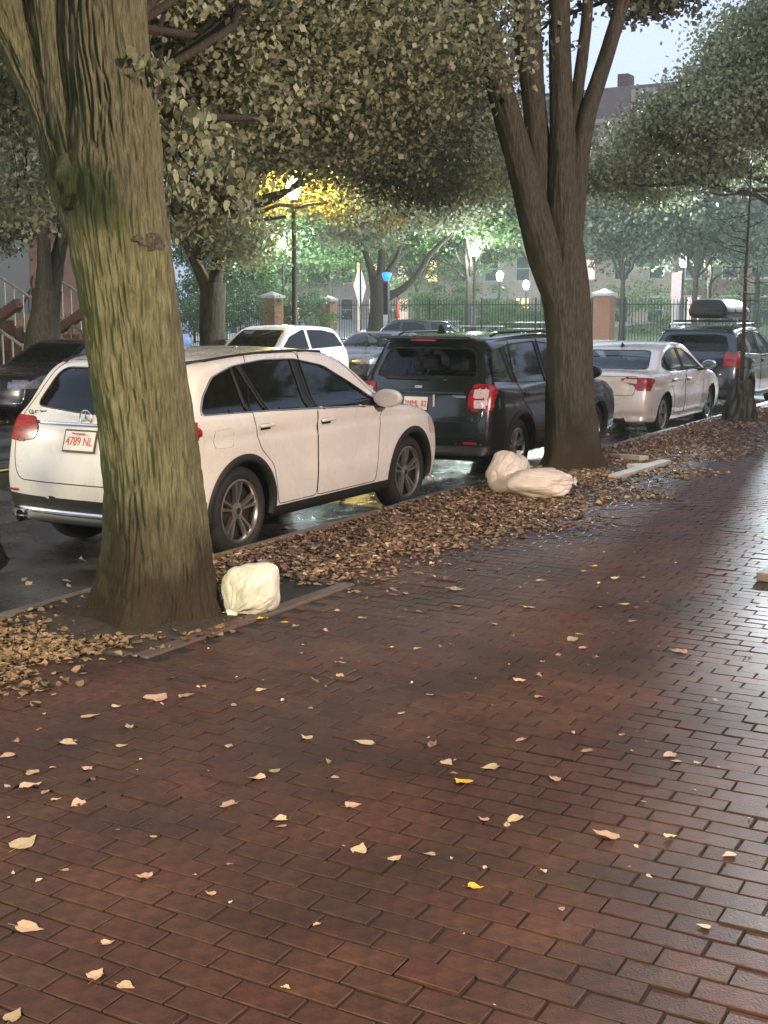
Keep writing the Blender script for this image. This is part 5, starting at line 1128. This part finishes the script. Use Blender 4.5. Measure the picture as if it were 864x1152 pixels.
# shrubs behind the fence
for i, (u, F, rx, rz, lab) in enumerate(((560, 62, 1.9, .9, 'low green shrub behind the picnic tables'), (270, 62, 2.2, 1.3, 'green shrub left of the red brick pillar'), (345, 64, 1.6, 1.2, 'dark shrub between the brick pillars'), (596, 66, 1.6, .8, 'pale green shrub by the edge of the forked trunk'), (218, 60, 1.8, 1.0, 'shrub behind the pale blue sedans'), (478, 68, 2.6, 1.7, 'tall shrub behind the closed red parasol'), (520, 70, 2.6, 1.6, 'tall shrub behind the white park lamp'), (712, 72, 3.2, 1.5, 'wide shrub across the lawn beside the notice board'), (820, 70, 3.4, 1.7, 'wide shrub behind the sapling at right'))):
    p = at(u, 350, F); root = empty('shrub', (p.x, p.y, .4), 0, lab, 'shrub', 'shrubs behind the park fence')
    MB().tube([(0, 0, -.1), (.05, 0, .5), (0, .1, 1.0)], [.06, .04, .02], 6).build('stem', M['bark3'], root)
    crown('foliage', [(Vector((p.x, p.y, .5+rz)), (rx, rx, rz), 1)], 4200, .12, M['leafgreen'], root, 120+i, spray=.3)
# ------------------------------------------------------------------ park edge
plinth = MB().box((0, 0, 0), (.34, 17, .5)).box((0, -36.5, 0), (.34, 50, .5)).build('park_plinth_wall', M['stone'], None, loc=(PARKX+.25, 23, .12)); 
tagp(plinth, 'low pale stone plinth carrying the iron park fence', 'wall')
def fence(name, y0, y1, lab, x=PARKX+.1, z0=.3, h=2.0):
    root = empty(name, (x, y0, z0), 0, lab, 'fence', 'iron fences round the park'); n = int((y1-y0)/.135); b = MB()
    for k in range(n): b.box((0, .07+k*.135, h/2), (.022, .022, h))
    o = b.build('pickets', M['iron'], root); o['kind'] = 'stuff'
    for z in (.18, h-.22): MB().box((.001, (y1-y0)/2, z), (.034, y1-y0, .04)).build('rail', M['iron'], root)
    for k in range(int((y1-y0)/2.6)+1): MB().box((0, k*2.6, h/2+.03), (.06, .06, h+.1)).build('post', M['iron'], root)
fence('iron_fence', 18.6, 31.3, 'long black iron fence behind the black SUV and picnic tables')
fence('iron_fence', 35.7, 54, 'black iron fence left of the red brick pillar', z0=.1)
fence('iron_fence', -14, 17.5, 'black iron fence before the lawn, right of the forked tree')
def pillar(x, y, w, h, lab, z0=0.):
    root = empty('brick_pillar', (x, y, z0), 0, lab, 'pillar', 'brick gate pillars')
    MB().box((0, 0, .3), (w+.1, w+.1, .6), bev=.02).build('base', M['stone'], root)
    MB().box((0, 0, .6+(h-.8)/2), (w, w, h-.8), bev=.01).build('shaft', M['redbrick'], root)
    MB().box((0, 0, h-.12), (w+.14, w+.14, .14), bev=.02).build('cap', M['stone'], root)
    MB().put([(-w/2, -w/2, h-.05), (w/2, -w/2, h-.05), (w/2, w/2, h-.05), (-w/2, w/2, h-.05), (0, 0, h+.14)], [(0, 1, 4), (1, 2, 4), (2, 3, 4), (3, 0, 4)]).build('cap_top', M['stone'], root)
pillar(PARKX, 18.05, .72, 2.62, 'brick pillar with pale base and cap right of the forked tree')
pillar(PARKX, 35.0, .78, 2.62, 'red brick pillar left of the street lamp pole')
p = at(369, 350, 66); pillar(p.x, p.y, .66, 2.3, 'small tan brick pillar behind the black crossover', .2)
p = at(760, 350, 53); root = empty('notice_post', (p.x, p.y, 0), 0, 'tall pale notice board on a post left of the roof box', 'sign')
MB().box((0, 0, 1.1), (.10, .3, 2.2), bev=.01).build('post', M['stone'], root); MB().box((0, 0, 2.75), (.06, .42, 1.3), bev=.01).build('board', mat('pink_board', (.55, .42, .38), .6, var=.1), root)
# picnic tables
def table(u, F, w, lab, rz_):
    p = at(u, 350, F); z = .36+(p.x-PARKX)*.03; root = empty('picnic_table', (p.x, p.y, z), rz_, lab, 'table', 'picnic tables in the park')
    MB().box((0, 0, .74), (.8, w, .05), bev=.012).build('tabletop', M['signback'], root)
    for s in (-1, 1):
        MB().box((s*.68, 0, .44), (.3, w, .04), bev=.01).build('bench_seat', M['signback'], root)
        MB().box((0, s*w*.36, .36), (.07, .07, .72)).box((0, s*w*.36, .415), (1.4, .06, .05)).box((0, s*w*.36, .03), (.9, .08, .06)).build('leg_frame', M['iron'], root)
table(541, 57, 2.0, 'pale picnic table nearest the fence, left of the forked tree', .15); table(590, 61, 2.3, 'longer picnic table touching the edge of the forked trunk', .1); table(503, 64, 2.0, 'picnic table farthest back, above the black SUV roof', .1); table(465, 57, 2.0, 'picnic table just right of the red parasol', .2)
p = at(447, 350, 58); root = empty('parasol', (p.x, p.y, .5), 0, 'closed red parasol standing by the iron fence', 'parasol')
MB().tube([(0, 0, 0), (0, 0, 2.0)], .025, 8).build('pole', M['iron'], root)
MB().lathe([(.02, 1.92), (.05, 1.8), (.09, 1.4), (.13, 1.0), (.1, .96), (.03, .98)], 14).build('canopy', M['orange'], root, smooth=True)
# far row houses
def rowhouse(y0, y1, lab, wallm, seed, X=88.0, H=17.2):
    r = random.Random(seed); root = empty('row_house', (X, y0, 0), 0, lab, 'building', 'row houses beyond the park'); w = y1-y0
    MB().box((5, w/2, H/2-.9), (10, w, H-1.8)).build('wall', wallm, root)
    MB().put([(-.05, 0, H-1.75), (-.05, w, H-1.75), (.5, w, H+.55), (.5, 0, H+.55), (10, 0, H-1.75), (10, w, H-1.75), (9.5, w, H+.55), (9.5, 0, H+.55)], [(0, 1, 2, 3), (3, 2, 6, 7), (4, 7, 6, 5), (0, 3, 7, 4), (1, 5, 6, 2)]).build('mansard_roof', M['roofred'], root)
    MB().box((-.2, w/2, H-1.85), (.5, w+.02, .28)).build('cornice', M['beige'], root)
    nc = int(w/2.5)
    for c in range(nc):
        for fl in range(5):
            y = (c+.5)*w/nc; z = 1.9+fl*3.05; m = M['litwin'] if r.random() < .16 else (M['litwin2'] if r.random() < .12 else M['winglass'])
            MB().box((-.03, y, z-.92), (.24, 1.3, .12)).box((-.03, y, z+.92), (.2, 1.3, .16)).box((-.02, y-.55, z), (.12, .08, 1.7)).box((-.02, y+.55, z), (.12, .08, 1.7)).box((-.02, y, z), (.1, 1.02, .07)).build('window', M['winframe'], root)
            MB().box((-.005, y, z), (.05, 1.02, 1.7)).build('window_pane', m, root)
    for c in range(max(1, int(w/7))):
        y = 2.6+c*7; MB().box((.4, y, H-.55), (1.0, 1.9, 1.5)).build('dormer', M['beige'], root); MB().box((-.12, y, H-.6), (.06, 1.2, 1.1)).build('dormer_window', M['winglass'], root)
        MB().box((3.5, y+2.6, H+1.1), (1.4, .8, 1.5)).build('chimney', M['brown'], root)
rowhouse(-34, 0, 'beige row house beyond the park at the far right', M['beige'], 1); rowhouse(0.02, 26, 'row house with mauve mansard roof visible right of the forked tree', M['brown'], 2, H=18.0); rowhouse(26.02, 62, 'pinkish row house glimpsed through branches left of the forked tree', M['beige'], 3, H=17.0)
# brownstones across the street, left edge
house = empty('brownstone_house', (4, 24, 0), 0, 'dark brownstone house with stoops at the left edge', 'building')
MB().box((12, 4, 6), (25, 8, 12)).build('wall', M['brown'], house)
for k in range(9):
    for fl in range(4):
        if fl == 0 and k in (5, 7): continue
        x = 1.6+k*2.7; z = 2.4+fl*2.9
        MB().box((x, -.06, z-.95), (1.3, .2, .14)).box((x, -.06, z+.95), (1.3, .2, .18)).box((x-.52, -.03, z), (.08, .12, 1.76)).box((x+.52, -.03, z), (.08, .12, 1.76)).build('window', M['winframe'], house)
        MB().box((x, -.01, z), (.96, .05, 1.76)).build('window_pane', M['winglass'], house)
MB().box((12, -.1, 3.95), (25, .22, .25)).build('string_course', M['beige'], house)
for k_, (x_, y_) in enumerate(((20.5, -4.6), (31.5, -4.8), (-3.5, 4.9))):  # first two are added, unseen, to block sky mirrored in car windows
    tr = empty('street_tree', (x_, y_, 0), 0, ('leafy tree added right of the picture to darken car window reflections', 'second leafy tree added farther right to darken car window reflections', 'street tree behind the viewer by the kerb')[k_], 'tree', 'street trees on the near sidewalk')
    tree_mesh(tr, [[(Vector((x_, y_, -.05)), .3), (Vector((x_, y_, .4)), .22), (Vector((x_, y_, 4)), .18), (Vector((x_, y_, 7)), .1)]], M['bark2'], 200+k_, amp=.014, nseg=40, step=.08)
    crown('crown', [((x_, y_, 6.8), (3.6, 3.6, 2.6), 1)], 14000, .2, M['leaf'], tr, 210+k_, spray=.6)
# row of houses on our own side, right of the sidewalk (outside the picture, mirrored in the car windows)
near_house = empty('brick_house', (-8, -9.4, 0), 0, 'brick house row on the near side, right of the sidewalk', 'building')
MB().box((22, -4, 7), (46, 8, 14)).build('wall', M['brown'], near_house)
for k in range(14):
    for fl in range(4):
        x = 1.6+k*3.1; z = 2.2+fl*3.1
        MB().box((x, .02, z), (1.3, .12, 2.0)).build('window', M['winframe'], near_house); MB().box((x, .07, z), (1.0, .06, 1.7)).build('window_pane', M['winglass'], near_house)
def stoop(x, lab):
    root = empty('stoop', (x, 24, 0), 0, lab, 'stairs', 'stoops of the brownstones')
    for k in range(10):
        MB().box((0, -.3-(9-k)*.33-.17, (k+1)*.175/2), (1.7, .36, (k+1)*.175), bev=.012).build('step', M['brown'], root)
    for s in (-1, 1):
        MB().box((s*.98, -2.0, 1.1), (.18, 3.9, .2), rx=math.atan2(-1.75, 3.5)).build('cheek_wall', M['brown'], root)
        b = MB(); b.tube([(s*.98, -3.9, 1.0), (s*.98, -.4, 2.75)], .035, 8)
        b.build('handrail', M['winframe'], root)
        for q in range(12):
            yy = -3.8+q*.3; MB().box((s*.98, yy, .55+.5*(yy+3.9)), (.03, .03, 1.0)).build('baluster', M['winframe'], root)
        MB().box((s*.98, -4.0, .6), (.16, .16, 1.2), bev=.02).build('newel_post', M['winframe'], root)
    MB().box((0, -.07, 2.9), (1.1, .1, 2.3)).build('door', M['plastic'], root)
stoop(18.9, 'brownstone stoop with pale handrail at the far left edge'); stoop(23.3, 'second stoop glimpsed between the two left trunks')
gf = empty('railing', (12, 20.4, 0), 0, 'low black iron railing before the brownstone at left edge', 'fence')
b = MB()
for k in range(44): b.box((k*.13, 0, .5), (.025, .025, 1.0))
b.build('pickets', M['winframe'], gf)['kind'] = 'stuff'; MB().box((2.8, .002, .95), (5.7, .03, .04)).build('rail', M['winframe'], gf)
# ------------------------------------------------------------------ lamps and signs
def lamp(u, v, F, lab, em, R=.2, power=None, col=None, arm=False, base=0., name='street_lamp', cat='street lamp', pole=.075):
    p = at(u, v, F); root = empty(name, (p.x, p.y, base), 0, lab, cat, 'lit lamps'); h = p.z-base
    MB().lathe([(.2, 0), (.2, .25), (.13, .35), (.11, .8), (pole, .9), (pole*.72, h-.32), (.09, h-.3), (.10, h-.2)], 16).build('pole', M['pole'], root, smooth=True)
    MB().lathe([(0.001, h-.2), (.09, h-.2), (R*.95, h-.02), (R, h+.1), (R*.8, h+.25), (.06, h+.36), (.001, h+.36)], 20).build('globe', em, root, smooth=True)
    MB().lathe([(R*.55, h+.345), (.07, h+.4), (.02, h+.5), (0.001, h+.52)], 14).build('finial', M['iron'], root)
    return root
lamp(330, 215, 32.6, 'street lamp glowing yellow among the leaves', M['lampy'], .17)
lamp(534, 283, 57, 'white park lamp on a black pole right of the red parasol', M['lampw'], .17, base=.4)
lamp(318, 275, 68, 'small white lamp half hidden behind the yellow lamp pole', emit('soft_lamp', (.8, .95, 1), 1500), .15, base=.5)
lamp(769, 296, 66, 'bright white park lamp above the roof box', emit('bright_lamp', (.9, 1, .98), 1000), .2, base=.5)
lamp(562, 312, 74, 'dimmer white lamp low behind the branches near the forked tree', M['lampw'], .17, base=.5)
lamp(592, 322, 80, 'dimmer white lamp touching the left edge of the forked trunk', M['lampw'], .17, base=.5)
lamp(262, 300, 76, 'greenish white lamp hidden in leaves behind the left pillar', M['lampw'], .2, base=.5)
lamp(626, 283, 53.8, 'white fill lamp added behind the forked trunk to brighten the park edge', emit('edge_fill_lamp', (.95, 1, .96), 900), .2)  # added lamp, out of sight, brightens the cross street and plaza
lamp(404, 322, 68, 'white fill lamp added behind the diamond sign to brighten the green tree', M['lampw'], .2, base=.5)  # added lamp, screened by the sign, lights up the green foliage
lamp(850, 300, 76, 'white lamp behind the trees at the right edge', M['lampw'], .2, base=.8)
p = at(435, 312, 52); root = empty('emergency_post', (p.x, p.y, 0), 0, 'black post topped by a glowing blue light beside the branching tree', 'call post')
MB().box((0, 0, p.z/2-.1), (.2, .2, p.z-.2), bev=.02).build('post', M['iron'], root); MB().lathe([(.1, p.z-.14), (.15, p.z-.05), (.2, p.z+.12), (.16, p.z+.19), (0.001, p.z+.22)], 16).build('blue_light', M['lampb'], root, smooth=True)
MB().box((-.11, 0, 1.4), (.04, .18, .5)).build('call_panel', M['signback'], root)
p = at(403, 350, 34.5); root = empty('diamond_sign', (p.x, p.y, 0), math.radians(101), 'grey diamond sign seen from behind on a thin steel post', 'sign')
MB().box((0, 0, 1.55), (.055, .06, 3.1), bev=.008).build('post', M['signback'], root)
s_ = .62; MB().put([(-.015, 0, 2.45-s_), (-.015, s_*.8, 2.45), (-.015, 0, 2.45+s_), (-.015, -s_*.8, 2.45), (-.035, 0, 2.45-s_), (-.035, s_*.8, 2.45), (-.035, 0, 2.45+s_), (-.035, -s_*.8, 2.45)], [(0, 1, 2, 3), (7, 6, 5, 4), (0, 4, 5, 1), (1, 5, 6, 2), (2, 6, 7, 3), (3, 7, 4, 0)]).build('sign_plate', M['signback'], root, loc=(-.02, 0, 0))
MB().box((-.075, 0, 2.45), (.02, .07, 1.2)).build('bracket', M['iron'], root)
# street lamps on our own sidewalk, behind the viewer and to the right (they light the foreground)
def kerb_lamp(x, y, z, power, col, lab, aim=None):
    root = empty('street_lamp', (x, y, 0), 0, lab, 'street lamp', 'lamps on the near sidewalk'); d = -1 if y > 0 else 1
    MB().lathe([(.2, 0), (.2, .3), (.12, .4), (.08, z), (.05, z+.35)], 14).build('pole', M['pole'], root, smooth=True)
    MB().tube([(0, 0, z+.2), (0, .35*0+.4, z+.45), (0, .8, z+.4)], .03, 8).build('arm', M['pole'], root, smooth=True)
    MB().lathe([(.001, z+.42), (.1, z+.40), (.24, z+.24), (.25, z+.2), (.2, z+.24), (.001, z+.26)], 18, c=(0, .8, 0)).build('lamp_shade', M['pole'], root, smooth=True)
    MB().lathe([(.001, z+.14), (.06, z+.17), (.07, z+.22), (.05, z+.25)], 12, c=(0, .8, 0)).build('bulb', emit('bulb', col, 20), root, smooth=True)
    ld = bpy.data.lights.new('lamp_light', 'POINT'); lo = bpy.data.objects.new('lamp_light', ld); C.objects.link(lo); lo.parent = root; lo.location = (0, .8, z+.02)
    ld.energy = power; ld.color = col; ld.shadow_soft_size = .1
LAMPS = [(-8.0, 1.85, 5.4, 9800, (1, .83, .48), 'tall street lamp on the near sidewalk behind the viewer'), (5.0, -7.0, 4.6, 5600, (1, .78, .64), 'street lamp at the inner side of the sidewalk, right of the picture'),
  (33.5, 4.2, 5.6, 15000, (.86, .96, 1), 'cool street lamp farther along the kerb beyond the right edge'), (1.5, 18.0, 5.2, 4200, (1, .85, .55), 'warm fill lamp added across the street, unseen beyond the left edge')]  # the one across the street is an added fill for the leaves
for a in LAMPS: kerb_lamp(*a)
# ------------------------------------------------------------------ rubbish bags
def bag(u, v, r3, lab, m, seed, knot, rz_=0, lobes=()):
    p = ground_at(u, v); p.z = float(zside(np.array([p.x]), np.array([p.y]))[0])
    root = empty('rubbish_bag', p, rz_, lab, 'bag', None)
    bm = bmesh.new(); bmesh.ops.create_icosphere(bm, subdivisions=6, radius=1); P = np.array([v.co for v in bm.verts]); k = np.array(knot, float); k /= np.linalg.norm(k)
    ca = P@k; perp = P-ca[:, None]*k; a1_ = np.array([k[1], -k[0], .01]); a1_ /= np.linalg.norm(a1_); a2_ = np.cross(k, a1_); ang = np.arctan2(perp@a2_, perp@a1_)
    q = np.stack([np.cos(ang)*2.2, np.sin(ang)*2.2, ca*1.0], -1); n = vnoise(q*2.4+seed, seed); fold = (1-np.abs(2*n-1))
    nb = vnoise(P*1.7+seed*3, seed+1)-.5; nc = vnoise(P*5.5+seed, seed+2); nd = 1-np.abs(2*vnoise(P*np.array([2.2, 1.3, 2.6])+seed*2, seed+4)-1)
    rad = 1+.34*nb-.05*fold**3*(.3+np.clip(ca+.4, 0, 1.4))-.035*nd**5-.014*(1-np.abs(2*vnoise(P*np.array([5, 3, 4])+seed, seed+7)-1))**5+.006*(nc-.5)-.22*np.clip(ca-.72, 0, 1)
    for dd, am, shp in lobes:
        dd = np.array(dd)/np.linalg.norm(dd); rad = rad+am*np.exp(shp*(P@dd-1))
    Q = P*rad[:, None]; Q = Q*np.array(r3); Q[:, 2] = np.maximum(Q[:, 2], -r3[2]*.80+.01*n)
    Q[:, 2] += r3[2]*.80+.005
    me = bpy.data.meshes.new('bag_body'); bm.to_mesh(me); bm.free(); me.vertices.foreach_set('co', Q.astype(np.float32).ravel()); me.materials.append(m); me.polygons.foreach_set('use_smooth', np.ones(len(me.polygons), bool)); me.update()
    add('bag_body', me, root)
    kp = Vector(k*np.array(r3)*.86)+Vector((0, 0, r3[2]*.80)); kd = Vector(k)
    a_ = kd.orthogonal().normalized(); c_ = kd.cross(a_); V = []; F = []
    for i, (h_, r_) in enumerate(((-.035, .035), (0, .016), (.018, .011), (.04, .024), (.07, .040))):
        for k_ in range(20):
            t_ = 2*PI*k_/20; w_ = r_*(1+(.35*math.sin(t_*5+seed)+.2*math.sin(t_*3))*(i/4)); V.append(kp+kd*(h_+.012*math.sin(t_*4+1)*(i/4))+(a_*math.cos(t_)*w_*1.2+c_*math.sin(t_)*w_*.55))
            if i < 4: F.append((i*20+k_, i*20+(k_+1) % 20, (i+1)*20+(k_+1) % 20, (i+1)*20+k_))
    MB().put(V, F).build('knot', m, root, smooth=True)
bag(283, 690, (.155, .148, .168), 'white rubbish bag leaning at the foot of the big mossy tree', M['bag'], 3, (-.75, .25, -.62), 0, [((.4, -.85, .75), .30, 10), ((.45, -.9, -.35), .16, 9), ((-.75, .25, -.62), .22, 10), ((-.4, .8, .35), .10, 4)])
bag(607, 560, (.20, .33, .165), 'pink plastic rubbish bag lying flat in front, nearest the camera of the pair', M['bagpink'], 8, (.1, -.98, .12), .45, [((0, -1, .1), .12, 8), ((0, 1, -.1), .05, 5)])
bag(573, 553, (.21, .21, .225), 'pink rubbish bag standing behind, tied on top, touching the lying one', M['bagpink'], 15, (.5, -.3, .8), .2, [((-.3, .8, -.5), .12, 6)])

# ------------------------------------------------------------------ damp evening air
def haze_box(d):
    m = bpy.data.materials.new('haze'); m.use_nodes = True; nt = m.node_tree; nt.nodes.remove(nt.nodes['Principled BSDF'])
    v = nt.nodes.new('ShaderNodeVolumePrincipled'); v.inputs['Density'].default_value = d; v.inputs['Color'].default_value = (.85, .93, .88, 1); v.inputs['Anisotropy'].default_value = .55
    nt.links.new(v.outputs[0], nt.nodes['Material Output'].inputs['Volume'])
    MB().box((0, 0, 0), (2500, 2300, 34)).build('haze', m, None, loc=(300, 100, 15.5))['kind'] = 'stuff'
haze_box(.0011)
